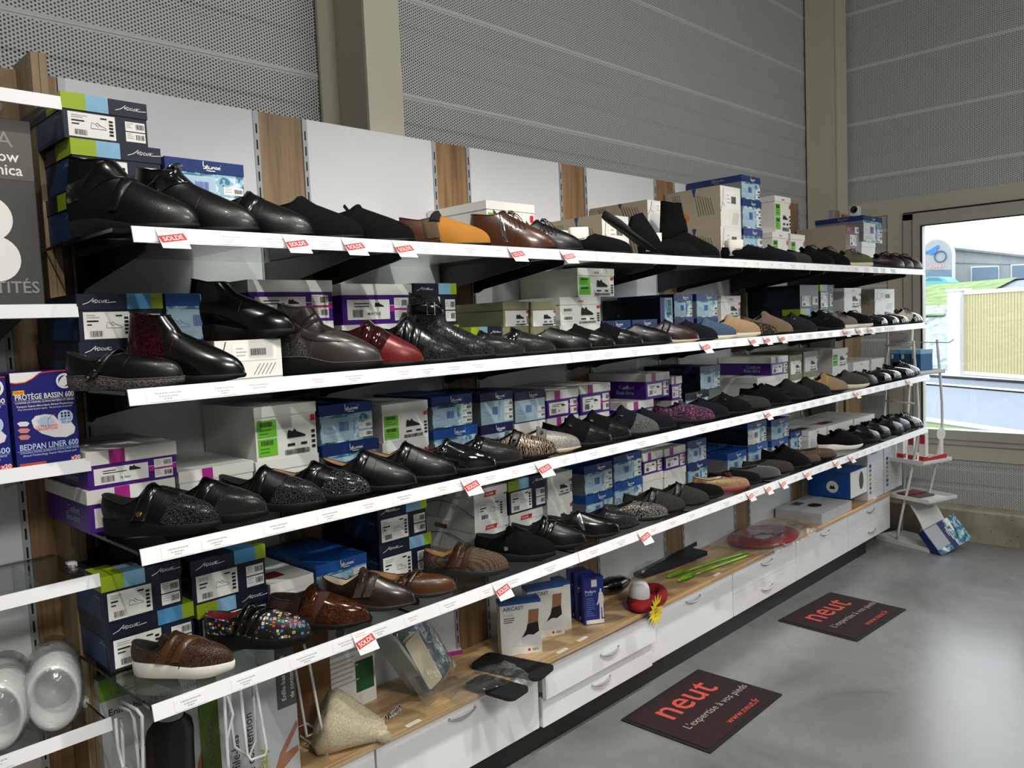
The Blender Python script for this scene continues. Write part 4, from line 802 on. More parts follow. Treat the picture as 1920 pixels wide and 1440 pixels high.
SHOES = [
 [('boot_velcro', 152, 372, .30), ('boot_shine', 282, 484, .30), ('low_strap', 415, 588, .285), ('low_suede', 508, 682, .285), ('low_plain', 622, 778, .28), ('tan_slip', 757, 920, .285), ('brown_lace', 892, 1046, .285), ('black_lace', 985, 1088, .28),
  ('mule_white', 1085, 1190, .26), ('mule', 1132, 1228, .27), ('mule_white', 1212, 1320, .27), ('boot_white', 1268, 1345, .27), ('mule_white', 1345, 1458, .28), ('navy_slip', 1412, 1494, .27), ('dark_pat', 1455, 1522, .26), ('tennis', 1494, 1564, .27), ('tennis', 1528, 1594, .27), ('olive', 1553, 1636, .28), ('brown_oxford', 1612, 1702, .28), ('brown_oxford', 1652, 1716, .28), ('brown_oxford', 1678, 1729, .28)],
 [('mary', 160, 344, .26), ('burg_boot', 296, 460, .275), ('grey_strap', 535, 730, .29), ('burg_pat', 634, 798, .275), ('silver_velcro', 700, 858, .275), ('snake_boot', 780, 934, .275), ('strap_flat', 865, 972, .26), ('crackle', 942, 1042, .26), ('soft_black', 1000, 1112, .27), ('black_cloth', 1058, 1152, .265), ('black_cloth', 1098, 1206, .265), ('soft_black', 1165, 1260, .265),
  ('plum', 1212, 1316, .265), ('navy_slip', 1262, 1346, .265), ('blue_slip', 1305, 1376, .26), ('beige_slip', 1338, 1427, .275), ('leopard', 1394, 1456, .25), ('taupe', 1400, 1486, .275), ('felt_velcro', 1464, 1531, .265), ('tennis', 1508, 1584, .275), ('grey_sneaker', 1552, 1608, .265), ('black_white', 1580, 1636, .265), ('shiny', 1614, 1664, .26), ('shiny', 1640, 1689, .26), ('shiny', 1658, 1700, .26), ('spectator', 1676, 1734, .28)],
 [('gold_button', 203, 412, .275), ('velcro_crackle', 323, 502, .27), ('velcro_stone', 418, 610, .275), ('hatch', 506, 697, .275), ('velcro_plain', 618, 780, .27), ('velcro_plain', 705, 860, .27), ('patent_red', 788, 940, .27), ('crackle', 880, 994, .265), ('zebra', 925, 1060, .265), ('silver', 980, 1116, .27), ('stone_strap', 1045, 1128, .26), ('stone_strap', 1085, 1170, .26), ('tweed_strap', 1132, 1224, .265), ('navy_slip', 1180, 1258, .26),
  ('floral', 1225, 1344, .275), ('navy_slip', 1288, 1364, .26), ('swoosh', 1335, 1410, .265), ('dark_pat', 1378, 1444, .255), ('low_plain', 1408, 1482, .27), ('felt_flap', 1448, 1528, .275), ('felt_flap', 1486, 1555, .265), ('beige_yellow', 1508, 1590, .275), ('grey_cream', 1548, 1629, .275), ('soft_black', 1584, 1646, .265), ('shiny', 1604, 1670, .275), ('tagged', 1634, 1700, .275), ('shiny', 1656, 1723, .275), ('oxford', 1682, 1744, .28)],
 [('croc', 262, 439, .245), ('multi', 386, 583, .275), ('amber', 513, 694, .275), ('brown_velcro', 617, 779, .27), ('brown_jane', 702, 855, .265), ('brown_mesh', 778, 954, .275), ('black_gore', 896, 1042, .275), ('black_velcro2', 966, 1099, .27), ('clog', 1024, 1162, .275), ('dots', 1110, 1202, .255), ('snake_silver', 1133, 1249, .265), ('tweed_flap', 1176, 1288, .265), ('tweed_flap', 1222, 1327, .26), ('slipper', 1284, 1357, .255), ('pompom', 1292, 1409, .27), ('slipper', 1345, 1434, .26), ('loafer', 1384, 1453, .26), ('moc', 1390, 1488, .27),
  ('wedge_black', 1432, 1523, .27), ('brown_moc', 1488, 1542, .255), ('brown_moc', 1502, 1562, .26), ('runner', 1532, 1617, .285), ('trainer', 1584, 1650, .275), ('trainer', 1612, 1673, .275), ('trainer', 1638, 1700, .28), ('trainer', 1660, 1724, .28), ('oxford', 1684, 1742, .28)]]
def place(l, hp, tp, L, z, yt):
    """toe and heel pixels on a shelf -> heel position, heading"""
    tx = X_at(tp, yt, z+.02); best = None
    for i in range(15, 86):
        th = math.radians(i); hxp = tx-L*math.cos(th); hyp = yt+L*math.sin(th); e = abs(X_at(hp, hyp, z+.02)-hxp)
        if best is None or e < best[0]: best = (e, th, hxp, hyp)
    return best
for l, row in enumerate(SHOES):
    pos = []
    for i, (st, hp, tp, L) in enumerate(row):
        yt = 1.822 if l in (0, 1) else (1.838 if i % 2 else 1.826)
        e, th, hx_, hy_ = place(l, hp, tp, L, SZ[l], yt)
        th = min(math.radians(48), max(math.radians(34), th)); tx = X_at(tp, yt, SZ[l]+.02)
        pos.append([tx, yt, th])
    n = len(pos)
    for it in range(60):                                   # keep neighbours from pushing into each other
        for i in range(n-1):
            a, b = pos[i], pos[i+1]; wa = .094*row[i][3]/.27*.5+.094*row[i+1][3]/.27*.5+.004; thm = (a[2]+b[2])/2
            b[2] += (thm-b[2])*.1; a[2] += (thm-a[2])*.1
            gap = (b[0]-a[0])*math.sin(thm)+(b[1]-a[1])*math.cos(thm)
            if gap < wa: d = (wa-gap)/math.sin(thm)/2; a[0] -= d*.8; b[0] += d*.8
        pos[-1][0] = min(pos[-1][0], 5.79); pos[0][0] = max(pos[0][0], X_at(row[0][2], pos[0][1], SZ[l])-.02)
    for i, (st, hp, tp, L) in enumerate(row):
        tx, yt, th = pos[i]; hx_, hy_ = tx-L*math.cos(th), yt+L*math.sin(th); z = SZ[l]+.0006; d = Vector((math.cos(-th), math.sin(-th)))
        lab = '%s, %s from left on %s shelf' % (LAB[st], ORD[i], LV[l])
        pit = 0.0; loc = Vector((hx_, hy_, z))
        if st == 'mule': pit = .62; loc = Vector((hx_+d.x*L*(1-math.cos(pit)), hy_+d.y*L*(1-math.cos(pit)), z+L*math.sin(pit)+.004))
        make_shoe('shoe', lab, loc, -th, L, STY[st], 'shoes on the %s shelf' % LV[l], pit)
b = X_at(250, 2.06, SZ[1]+.1); make_shoe('shoe', 'black ankle boot with burgundy glitter collar, rear one of its pair', (b, 2.055, SZ[1]+.0006), -math.radians(48), .245, STY['burg_boot'], 'shoes on the second shelf')
# ================================================================== shoe boxes
NAVY = M('navy_card', '#101a30', .45); LIME = M('lime_card', '#9ab41c', .4); SKY = M('sky_card', '#4f93c2', .45, vary=.25); SKYL = M('light_sky_card', '#86b6d4', .45, vary=.2); BLU = M('blue_card', '#16306c', .4); BLUL = M('bright_blue_card', '#1a4f9c', .4); PALE = M('pale_blue_card', '#a9c6d6', .5, vary=.15); PHOTO = pattern('photo_print', 'spots', ['#1d3a4c', '#3d7894', '#8fb8cc', '#c9dde6', '#eef3f4'], 26, .45); PHOD = pattern('dark_photo_print', 'spots', ['#05070c', '#0b1524', '#12202e', '#5a6a70'], 18, .4)
GRYC = M('grey_card', '#7a7f84', .6); PURP = M('purple_card', '#4a1a82', .35); MAG = M('magenta_card', '#b22a8a', .4); WCARD = M('white_card', '#ebe9e2', .45); SIDEW = M('white_card_side', '#b9b5ac', .6); OLC = M('olive_card', '#8d8a6a', .55); KRAFT = M('kraft_card', '#a89b87', .7, vary=.1); MAROON = M('maroon_card', '#6a1d27', .45); BLKC = M('black_card', '#0c0d10', .4); VIO = M('violet_navy_card', '#232350', .4); ORG = M('orange_print', '#c77a1d', .6); TAPE = M('blue_ink', '#3d55a8', .6)
BRU = [[(.15, 1.35), (.12, .8), (.08, .1), (.1, .45), (.3, .55), (.48, .38), (.4, .12), (.08, .08)], [(.6, .08), (.66, .62), (.85, .72), (.92, .5), (.7, .38), (.98, .1)], [(1.1, .55), (1.12, .2), (1.3, .1), (1.48, .3), (1.52, .55), (1.55, .15)], [(1.68, .12), (1.72, .5), (1.86, .52), (1.9, .15), (1.94, .48), (2.08, .52), (2.14, .14)], [(2.6, .48), (2.4, .56), (2.28, .3), (2.4, .14), (2.58, .34), (2.62, .5), (2.7, .14)], [(2.82, .12), (2.86, .5), (3.06, .54), (3.1, .1)], [(.62, -.08), (1.2, -.2), (2.2, -.16)], [(3.25, .8), (3.31, .86)]]
ADO = [[(-.6, -.1), (.2, .18), (.62, .5), (.95, .82), (.9, .4), (.86, .15)], [(.7, .36), (1.1, .44)], [(1.15, .1), (1.2, .62), (1.5, .52), (1.45, .2), (1.15, .12)], [(1.95, .5), (1.7, .44), (1.66, .2), (1.95, .16)], [(2.1, .5), (2.08, .18), (2.3, .14), (2.38, .52)], [(2.55, .12), (2.58, .54), (2.82, .56), (2.8, .4), (2.6, .34), (2.85, .12)], [(3.0, .5), (3.1, .52)], [(2.85, .14), (3.5, .2), (4.1, .24)]]
ICON = [(0, .1), (.02, .5), (.08, .75), (.3, .6), (.42, .8), (.55, .55), (.8, .38), (1, .22), (1, .1)]
def barcode(b, o, u, v, x0, x1, z0, z1, rnd, m=None):
    x = x0
    while x < x1: q = rnd.choice((.0007, .0012, .0018)); b.rect(o, u, v, x, min(x1, x+q), z0, z1, m or INK); x += q+rnd.choice((.0008, .0013))
def icon(b, o, u, v, x, z, s, m, fill=True):
    o = Vector(o); u = Vector(u); v = Vector(v)
    if fill: b.add([o+u*(x+p*s)+v*(z+q*s*.62) for p, q in ICON], (tuple(range(len(ICON)-1, -1, -1)),), m)
    else: b.stroke([[(p, q*.62) for p, q in ICON]+[(0, .062)], [(.3, .37), (.5, .2)], [(.42, .48), (.6, .28)]], o+u*x+v*z, u, v, .0009, s, m)
def lines(b, o, u, v, x0, x1, z, n, dz, m, rnd, h=.002):
    for i in range(n): b.rect(o, u, v, x0, x0+(x1-x0)*rnd.uniform(.5, 1), z-i*dz, z-i*dz+h, m)
FU, FV, SU = (1, 0, 0), (0, 0, 1), (0, -1, 0)
def shoe_box(style, w, h, d, loc, label, seed, group, yaw=0.0, opt=''):
    rnd = random.Random(seed); t = thing('shoe_box', label, 'box', loc, yaw, group); E = .0006
    lh = {'adour': .038, 'bruman': .032, 'confort': .034, 'neut': .03, 'beige': .03, 'black': .032, 'pale': .03}.get(style, .03); lh = min(lh, h*.42)
    body = {'adour': NAVY, 'bruman': GRYC, 'confort': PURP, 'neut': WCARD, 'beige': OLC, 'pulman': WCARD, 'kraft': KRAFT, 'maroon': MAROON, 'black': BLKC, 'dark': BLKC, 'pale': GRYC, 'brumanv': GRYC, 'plain': WCARD}[style]
    lid = {'adour': NAVY, 'bruman': BLU, 'confort': WCARD, 'neut': WCARD, 'beige': OLC, 'pulman': WCARD, 'black': VIO if 'v' in opt else BLKC, 'pale': VIO, 'plain': WCARD}.get(style)
    if style == 'bruman' and 'b' in opt: lid = BLUL
    i = .0022 if lid is not None else 0.0
    if lid is not None:
        MB().box(i, w-i, i, d-i, 0, h-.002).build('box_body', body, t); lo = MB().box(0, w, 0, d, h-lh, h).build('lid', lid, t)
    else:
        MB().box(0, w, 0, d, 0, h).build('box_body', body, t); lo = None
    O = (0, i-E, 0); OL = (0, -E, 0); OS = (i-E, d, 0); OLS = (-E, d, 0); bh = h-lh
    def label_(x0, x1, z0, z1, fn, m=PAPER):
        lb = MB(); lb.rect((0, i-2*E, 0), FU, FV, x0, x1, z0, z1, m); fn(lb, (x0, i-3*E, z0), x1-x0, z1-z0); lb.build('label', m, t)
    def small(b, o, W, Hh):
        lines(b, o, FU, FV, W*.06, W*.45, Hh*.8, 3, Hh*.22, GREYINK, rnd, Hh*.07); barcode(b, o, FU, FV, W*.52, W*.95, Hh*.25, Hh*.8, rnd)
    def big(b, o, W, Hh, ic=True):
        lines(b, o, FU, FV, W*.07, W*.4, Hh*.86, 2, Hh*.08, GREYINK, rnd, Hh*.035); lines(b, o, FU, FV, W*.07, W*.38, Hh*.63, 1, .01, INK, rnd, Hh*.06); lines(b, o, FU, FV, W*.07, W*.25, Hh*.5, 1, .01, INK, rnd, Hh*.05)
        barcode(b, o, FU, FV, W*.12, W*.38, Hh*.08, Hh*.3, rnd)
        if ic: icon(b, o, FU, FV, W*.47, Hh*.36, W*.33, INK, False)
        for q in range(5): b.rect(o, FU, FV, W*.86, W*.95, Hh*(.16+.14*q), Hh*(.25+.14*q), INK)
        b.rect(o, FU, FV, W*.68, W*.82, Hh*.82, Hh*.88, INK)
    if style == 'adour':
        fl = 'r' not in opt; q0, q1, q2 = (0, w*.27, w*.53) if fl else (w, w*.86, w*.57); sk = SKYL if fl or 'l' in opt else SKY
        MB().box(min(q0, q1)-(E if fl else 0), max(q0, q1)+(0 if fl else E), -E, .11, h-lh+.0005, h+E).build('lime_band', LIME, lo); MB().box(min(q1, q2), max(q1, q2), -E, .085, h-lh+.0005, h+E).build('blue_band', sk, lo); lx = w*.66 if fl else w*.11
        MB().stroke(ADO, (lx, -2*E, h-lh*.62), FU, FV, .0015, w*.08, PAPER).build('lettering', PAPER, lo)
        q = MB(); q.rect(OS, SU, FV, d-.22, d-.02, h*.06, bh*.94, M('side_blue_card', '#173a63', .5)); q.stroke(ADO, (i-2*E, .06, bh*.72), SU, FV, .0008, .013, PALE); q.build('side_print', PALE, t)
        label_(w*.06, w*.6, h*.05, bh*.93, big)
        for z0 in (.12, .5): label_(w*.72, w*.96, bh*z0, bh*(z0+.34), small)
    elif style in ('bruman', 'black', 'pale'):
        MB().stroke(BRU, (w*.46, -2*E, h-lh*.72), FU, FV, .0022, min(w*.115, lh*.48), PAPER).build('lettering', PAPER, lo)
        p = MB(); p.rect(O, FU, FV, .002, w-.002, .004, bh, PHOTO if style != 'pale' else PALE); p.rect(O, FU, FV, 0, w, 0, .004, BLU); p.rect(OS, SU, FV, .01, d-.002, .004, bh, PHOD if 'd' in opt or style == 'black' else GRYC); p.build('photo_print', PALE, t)
        if lo: MB().stroke(BRU, (-2*E, .17, h-lh*.7), SU, FV, .0014, .022, GREYINK).build('side_lettering', GREYINK, lo)
        lc = PALE if 'w' not in opt else PAPER
        label_(w*.03, w*.62, bh*.1, bh*.9, lambda b, o, W, Hh: (icon(b, o, FU, FV, W*.08, Hh*.35, W*.38, TAPE, False), barcode(b, o, FU, FV, W*.55, W*.85, Hh*.4, Hh*.8, rnd, TAPE), lines(b, o, FU, FV, W*.06, W*.9, Hh*.18, 2, Hh*.1, GREYINK, rnd, Hh*.03)), lc)
        for z0 in (.12, .42, .7)[:rnd.choice((2, 3))]: label_(w*.72, w*.98, bh*z0, bh*(z0+.22), small)
    elif style == 'brumanv':
        p = MB(); p.rect((0, -E, 0), FU, FV, 0, w*.35, 0, h, BLU); p.rect((0, -E, 0), FU, FV, w*.35, w, 0, h, PALE); p.stroke(BRU, (w*.26, -2*E, h*.25), FV, (-1, 0, 0), .0022, .014, PAPER); p.rect((0, -2*E, 0), FU, FV, w*.45, w*.9, h*.55, h*.95, PHOTO); p.build('photo_print', PALE, t)
        MB().rect((-E, d, 0), SU, FV, 0, d, 0, h, PHOD).build('side_print', PHOD, t)
    elif style == 'confort':
        sx = w*(.24 if 'c' not in opt else .3)
        if 'MARTINE' not in opt: MB().rect(OL, FU, FV, sx, sx+w*.17, h-lh, h, MAG).build('printed_band', MAG, lo)
        q = MB(); q.rect(O, FU, FV, w*.6, w-.002, bh*.42, bh*.62, MAG); q.rect(O, FU, FV, w*.6, w-.002, bh*.63, bh*.65, PAPER); q.build('stripe', MAG, t)
        label_(w*.07, w*.66, bh*.16, bh*.84, lambda b, o, W, Hh: (lines(b, o, FU, FV, W*.16, W*.62, Hh*.78, 2, Hh*.14, INK, rnd, Hh*.05), barcode(b, o, FU, FV, W*.12, W*.36, Hh*.12, Hh*.5, rnd), b.text(opt[1:]+' Noir' if opt == '!36' else opt[1:] if opt[:1] == '!' else '38', (o[0]+W*.46, o[1], o[2]+Hh*.22), FU, FV, Hh*.2, INK, 'L', .01), icon(b, o, FU, FV, W*.64, Hh*.6, W*.22, INK)))
        for z0 in (.1, .54): label_(w*.73, w*.94, bh*z0, bh*(z0+.36), small)
        s = MB(); s.text('Confort', (i-2*E, .15, bh*.55), SU, FV, .026, PALE, 'L', .006); s.text('Bien-être', (i-2*E, .165, bh*.25), SU, FV, .026, PALE, 'L', .006); s.build('side_lettering', PALE, t)
        MB().tube([(w*.4+w*.3*math.cos(a), .13+.08*math.sin(a), h+.0003) for a in [k*math.pi/10 for k in range(18)]], .0012, 4).build('lid_swirl', M('pale_violet', '#8d7a9a', .6), lo)
    elif style in ('neut', 'beige'):
        b = MB()
        if style == 'beige': label_(w*.08, w*.97, bh*.03, bh*.96, lambda bb, o, W, Hh: None)
        e2 = (0, i-4*E, 0)
        if 'g' in opt: 
            for z0 in (.1, .53): label_(w*.04, w*.34, bh*z0, bh*(z0+.4), lambda bb, o, W, Hh: (barcode(bb, o, FU, FV, W*.15, W*.8, Hh*.62, Hh*.9, rnd), lines(bb, o, FU, FV, W*.1, W*.9, Hh*.4, 2, Hh*.2, M('dark_green_ink', '#3f7d1c', .6), rnd, Hh*.06)), GREEN)
        elif 's' in opt:
            for z0 in (.2, .6): label_(w*.06, w*.34, bh*z0, bh*(z0+.24), lambda bb, o, W, Hh: barcode(bb, o, FU, FV, W*.1, W*.8, Hh*.3, Hh*.9, rnd))
        icon(b, e2, FU, FV, w*.5, bh*.42, w*.3, INK); barcode(b, e2, FU, FV, w*.45, w*.86, bh*.06, bh*.18, rnd); b.rect(e2, FU, FV, w*.5, w*.62, bh*.26, bh*.32, INK); b.rect(e2, FU, FV, w*.72, w*.82, bh*.26, bh*.32, INK)
        b.rect(e2, FU, FV, w*.9, w*.97, bh*.8, bh*.94, RED)
        for q in range(4): b.rect(e2, FU, FV, w*.9, w*.96, bh*(.15+.12*q), bh*(.22+.12*q), INK)
        b.build('front_print', INK, t)
        if 'n' in opt: MB().text('neut', (w*.5, -2*E, h-lh*.72), FU, FV, lh*.62, RED, 'C', .004).build('lettering', RED, lo)
    elif style == 'pulman':
        b = MB(); e2 = (0, i-E, 0); z0 = h*.74
        b.quad(Vector((w*.3, -E, z0)), Vector((w*.64, -E, z0)), Vector((w*.67, -E, z0+h*.14)), Vector((w*.33, -E, z0+h*.14)), RED); b.build('red_badge', RED, lo if lo else t)
        MB().text('PULMAN', (w*.345, -2*E, z0+h*.035), FU, FV, h*.1, PAPER, 'L', .01, .8).build('lettering', PAPER, lo if lo else t)
        label_(w*.12, w*.88, h*.05, h*.6, big, PAPER); s = MB(); s.quad(Vector((-E, .22, h*.7)), Vector((-E, .15, h*.7)), Vector((-E, .147, h*.83)), Vector((-E, .217, h*.83)), M('dark_red', '#7a1a1e', .5)); s.text('PULMAN', (-2*E, .216, h*.735), SU, FV, h*.1, SIDEW, 'L', .01, .75)
        s.tube([(-E, .3-.3*k/10, h*(.3+.25*math.sin(k*.35))) for k in range(11)], .0011, 4, m=INK); s.tube([(-E, .2-.05*k/6, h*(.0+.16*k)) for k in range(7)], .0008, 4, m=INK); s.build('side_print', INK, t)
        for z0 in (.66, .82): label_(w*.8, w*.98, h*z0, h*(z0+.12), small)
    elif style == 'kraft':
        b = MB(); e2 = (0, -E, 0); label_(w*.25, w*.92, h*.45, h*.9, lambda bb, o, W, Hh: (barcode(bb, o, FU, FV, W*.4, W*.75, Hh*.3, Hh*.7, rnd), lines(bb, o, FU, FV, W*.08, W*.35, Hh*.7, 3, Hh*.2, GREYINK, rnd, Hh*.06)))
        b.rect((0, -E*.5, 0), FU, FV, 0, w, 0, h, WCARD)
        for q in range(5): b.stroke([[(.55+.06*q, .06), (.66+.06*q, .36)]], e2, (w, 0, 0), (0, 0, h), .01, 1, INK)
        b.stroke([[(.0, .35), (.1, .6), (.16, .97)], [(.1, .6), (.2, .5)]], e2, (w, 0, 0), (0, 0, h), .016, 1, INK); b.build('front_print', INK, t)
        s = MB(); o = (-E, d, 0)
        U2, V2_ = (0, -d, 0), (0, 0, h)
        for q in range(7): s.stroke([[(.55+.045*q, .85-.02*q), (.62+.045*q, .3)]], o, U2, V2_, .009, 1, INK)
        for q in range(4): s.stroke([[(.15+.04*q, .9), (.22+.04*q, .35)]], o, U2, V2_, .009, 1, INK)
        s.disc((-E, d*.62, h*.3), (-1, 0, 0), .022, .0004, ORG, 14); s.quad(Vector((-E, d*.5, h)), Vector((-E, d*.42, h)), Vector((-E, d*.46, h*.78)), Vector((-E, d*.46, h*.77)), BLU); s.build('side_print', INK, t)
    elif style == 'maroon':
        label_(w*.28, w*.82, h*.18, h*.62, big); label_(w*.66, w*.95, h*.7, h*.95, small)
        MB().rect((0, i-E, 0), FU, FV, w*.08, w*.38, h*.74, h*.9, M('rose_print', '#b07a80', .6)).build('badge', RED, t); MB().rect((-E, d, 0), SU, FV, 0, d, 0, h, KRAFT).build('side_face', KRAFT, t)
    elif style == 'dark':
        MB().rect((-E, d, 0), SU, FV, .02, d-.02, h*.15, h*.8, M('dark_blue_gloss', '#0a2338', .2)).build('side_print', BLKC, t); label_(w*.1, w*.55, h*.1, h*.55, big); label_(w*.65, w*.95, h*.15, h*.5, small)
    elif style == 'plain':
        if 'm' in opt: MB().rect(OL, FU, FV, w*.3, w*.44, h-lh, h, MAG).build('printed_band', MAG, lo)
        if 't' in opt: MB().rect((0, 0, h+E), FU, (0, 1, 0), w*.15, w*.55, .05, .11, M('dull_red', '#7d1d22', .6)).build('printed_band', RED, lo)
        if 'n' in opt: MB().text('neut', (w*.5, -2*E, h-lh*.72), FU, FV, lh*.62, RED, 'C', .004).build('lettering', RED, lo)
    return t
BL = dict(adour='navy shoe box with lime and blue band', bruman='blue-lidded shoe box with photo print', confort='purple shoe box with white lid', neut='white shoe box with black shoe picture', beige='olive-beige shoe box with white label', pulman='white shoe box with red badge', kraft='printed kraft-and-white shoe box', maroon='maroon and kraft shoe box', black='black-lidded shoe box with photo print', dark='black and dark blue shoe box', pale='navy-lidded pale shoe box', brumanv='blue shoe box standing on its end', plain='plain white shoe box')
BOX = [
 [('adour', 139, 309, 356, 0, ''), ('adour', 136, 306, 258, 1, ''), ('adour', 125, 286, 170, 1, ''), ('bruman', 314, 462, 384, 0, ''), ('bruman', 311, 460, 292, 1, ''), ('bruman', 606, 718, 397, 0, ''), ('kraft', 722, 757, 409, 0, '', 2.1), ('plain', 759, 800, 408, 0, '', 2.1), ('neut', 914, 1005, 368, 0, 'g'), ('kraft', 1036, 1090, 430, 0, ''), ('kraft', 1130, 1180, 378, 0, '', 2.06), ('kraft', 1215, 1267, 418, 0, ''), ('kraft', 1215, 1267, 374, 1, ''), ('kraft', 1352, 1391, 397, 0, ''), ('kraft', 1352, 1390, 347, 1, ''),
  ('bruman', 1395, 1431, 417, 0, ''), ('bruman', 1393, 1429, 373, 1, ''), ('bruman', 1392, 1428, 327, 1, ''), ('neut', 1449, 1479, 416, 0, 'gn'), ('neut', 1454, 1484, 366, 1, 'gn'), ('neut', 1483, 1510, 418, 0, 'g'), ('maroon', 1586, 1611, 468, 0, ''), ('maroon', 1586, 1611, 421, 1, ''), ('plain', 1616, 1642, 440, 0, 's'), ('bruman', 1619, 1655, 403, 1, 'w')],
 [('adour', 150, 312, 642, 0, 'r'), ('adour', 146, 308, 551, 1, 'r'), ('bruman', 314, 452, 642, 0, ''), ('bruman', 312, 450, 550, 1, 'b'), ('confort', 470, 629, 606, 0, ''), ('confort', 468, 627, 524, 1, '!MARTINE'), ('confort', 643, 776, 610, 0, ''), ('confort', 642, 775, 532, 1, '!MARTINE'), ('adour', 779, 862, 612, 0, 'r', 2.09), ('adour', 778, 858, 531, 1, 'rl', 2.09), ('adour', 884, 941, 614, 0, ''), ('beige', 943, 992, 614, 0, ''), ('beige', 943, 992, 566, 1, ''), ('beige', 995, 1043, 614, 0, ''), ('beige', 995, 1043, 566, 1, ''), ('neut', 1050, 1126, 611, 0, ''), ('neut', 1050, 1127, 557, 1, 'sn'), ('neut', 1085, 1154, 502, 1, 'gn'),
  ('bruman', 1130, 1183, 602, 0, 'd'), ('bruman', 1186, 1233, 600, 0, 'd'), ('brumanv', 1239, 1262, 553, 0, ''), ('bruman', 1265, 1301, 597, 0, ''), ('bruman', 1264, 1299, 551, 1, 'd'), ('bruman', 1307, 1347, 597, 0, ''), ('bruman', 1306, 1346, 551, 1, ''), ('neut', 1352, 1388, 598, 0, ''), ('neut', 1352, 1389, 555, 1, 'n'), ('adour', 1501, 1535, 579, 0, ''), ('dark', 1500, 1535, 534, 1, ''), ('adour', 1538, 1563, 579, 0, ''), ('adour', 1538, 1563, 534, 1, ''), ('neut', 1583, 1615, 579, 0, ''), ('neut', 1583, 1615, 540, 1, 'n'), ('kraft', 1640, 1676, 584, 0, ''), ('kraft', 1640, 1677, 542, 1, '')],
 [('confort', 164, 331, 922, 0, 'c'), ('confort', 162, 333, 849, 1, '!36'), ('plain', 337, 478, 886, 0, 'm'), ('neut', 481, 600, 868, 0, ''), ('neut', 479, 596, 765, 1, 'g'), ('bruman', 606, 713, 838, 0, ''), ('bruman', 600, 701, 762, 1, ''), ('neut', 718, 805, 832, 0, ''), ('neut', 717, 804, 760, 1, 'g'), ('bruman', 814, 897, 808, 0, 'b'), ('bruman', 810, 887, 746, 1, ''), ('pale', 902, 963, 801, 0, ''), ('pale', 901, 963, 739, 1, ''), ('plain', 965, 1023, 796, 0, ''), ('pale', 965, 1023, 737, 1, ''), ('plain', 1026, 1085, 786, 0, 'm'), ('confort', 1025, 1085, 735, 1, ''), ('plain', 1088, 1143, 780, 0, ''), ('confort', 1088, 1145, 724, 1, ''),
  ('confort', 1176, 1226, 756, 0, ''), ('confort', 1211, 1256, 702, 1, ''), ('neut', 1259, 1280, 752, 0, ''), ('confort', 1259, 1279, 707, 1, ''), ('black', 1285, 1330, 738, 0, ''), ('black', 1313, 1351, 688, 1, 'v'), ('plain', 1420, 1478, 709, 0, ''), ('confort', 1446, 1478, 670, 1, ''), ('beige', 1481, 1504, 704, 0, ''), ('beige', 1481, 1504, 667, 1, ''), ('beige', 1507, 1534, 699, 0, ''), ('beige', 1507, 1534, 660, 1, ''), ('neut', 1561, 1590, 690, 0, ''), ('neut', 1561, 1590, 655, 1, 'g'), ('plain', 1600, 1630, 680, 0, 'n'), ('plain', 1634, 1658, 674, 0, '')],
 [('adour', 203, 366, 1173, 0, 'r'), ('adour', 193, 344, 1084, 1, ''), ('adour', 371, 505, 1136, 0, ''), ('adour', 359, 500, 1054, 1, 'r'), ('plain', 508, 590, 1097, 0, 't'), ('bruman', 594, 690, 1062, 0, 'b'), ('adour', 713, 810, 1024, 0, 'rl'), ('adour', 710, 802, 952, 1, 'rl'), ('pulman', 891, 954, 985, 0, ''), ('pulman', 889, 952, 921, 1, ''), ('pulman', 957, 1019, 967, 0, ''), ('adour', 954, 1025, 904, 1, ''), ('neut', 1027, 1075, 938, 0, ''), ('neut', 1027, 1074, 892, 1, ''), ('bruman', 1098, 1150, 932, 0, 'b'), ('bruman', 1096, 1149, 876, 1, ''), ('bruman', 1152, 1205, 908, 0, 'b'), ('bruman', 1151, 1204, 857, 1, ''),
  ('plain', 1206, 1244, 893, 0, ''), ('confort', 1206, 1243, 852, 1, ''), ('plain', 1246, 1287, 884, 0, ''), ('confort', 1246, 1286, 843, 1, ''), ('bruman', 1290, 1327, 872, 0, ''), ('bruman', 1289, 1325, 829, 1, ''), ('bruman', 1364, 1400, 852, 0, 'b'), ('bruman', 1403, 1440, 838, 0, 'b'), ('bruman', 1402, 1438, 795, 1, 'wd'), ('bruman', 1447, 1478, 828, 0, 'b'), ('bruman', 1446, 1480, 789, 1, ''), ('bruman', 1482, 1504, 812, 0, ''), ('plain', 1516, 1550, 809, 0, 'tn'), ('plain', 1553, 1599, 799, 0, 't'), ('plain', 1602, 1640, 786, 0, '')]]
seed = 100
for l, row in enumerate(BOX):
    zprev = SZ[l]; stack = 0; xprev = -9
    for i, e in enumerate(row):
        st, xl, xr, yt, bs, opt = e[:6]; yf = (e[6] if len(e) > 6 else 2.035)+.03; seed += 1
        zg = SZ[l]+.05+.1*bs; x0 = X_at(xl, yf, zg)+.001; x1 = X_at(xr, yf, zg)-.001
        if bs == 0: stack += 1; z0 = SZ[l]+.0005; tier = 0
        else: z0 = zprev+.0005; tier += 1
        z1 = Z_at(yt, x0, yf); z1 = min(max(z1, z0+.07), z0+.2, (SZ[l-1]-.0095) if l else 9); zprev = z1
        dep = min(.345, YW-.008-yf)
        lab = '%s, %s in %s stack from left, %s shelf' % (BL[st], ['lowest', 'second', 'third'][tier], ORD[stack-1], LV[l])
        shoe_box(st, x1-x0, z1-z0, dep, (x0, yf, z0), lab, seed, 'shoe boxes on the %s shelf' % LV[l], 0, opt)
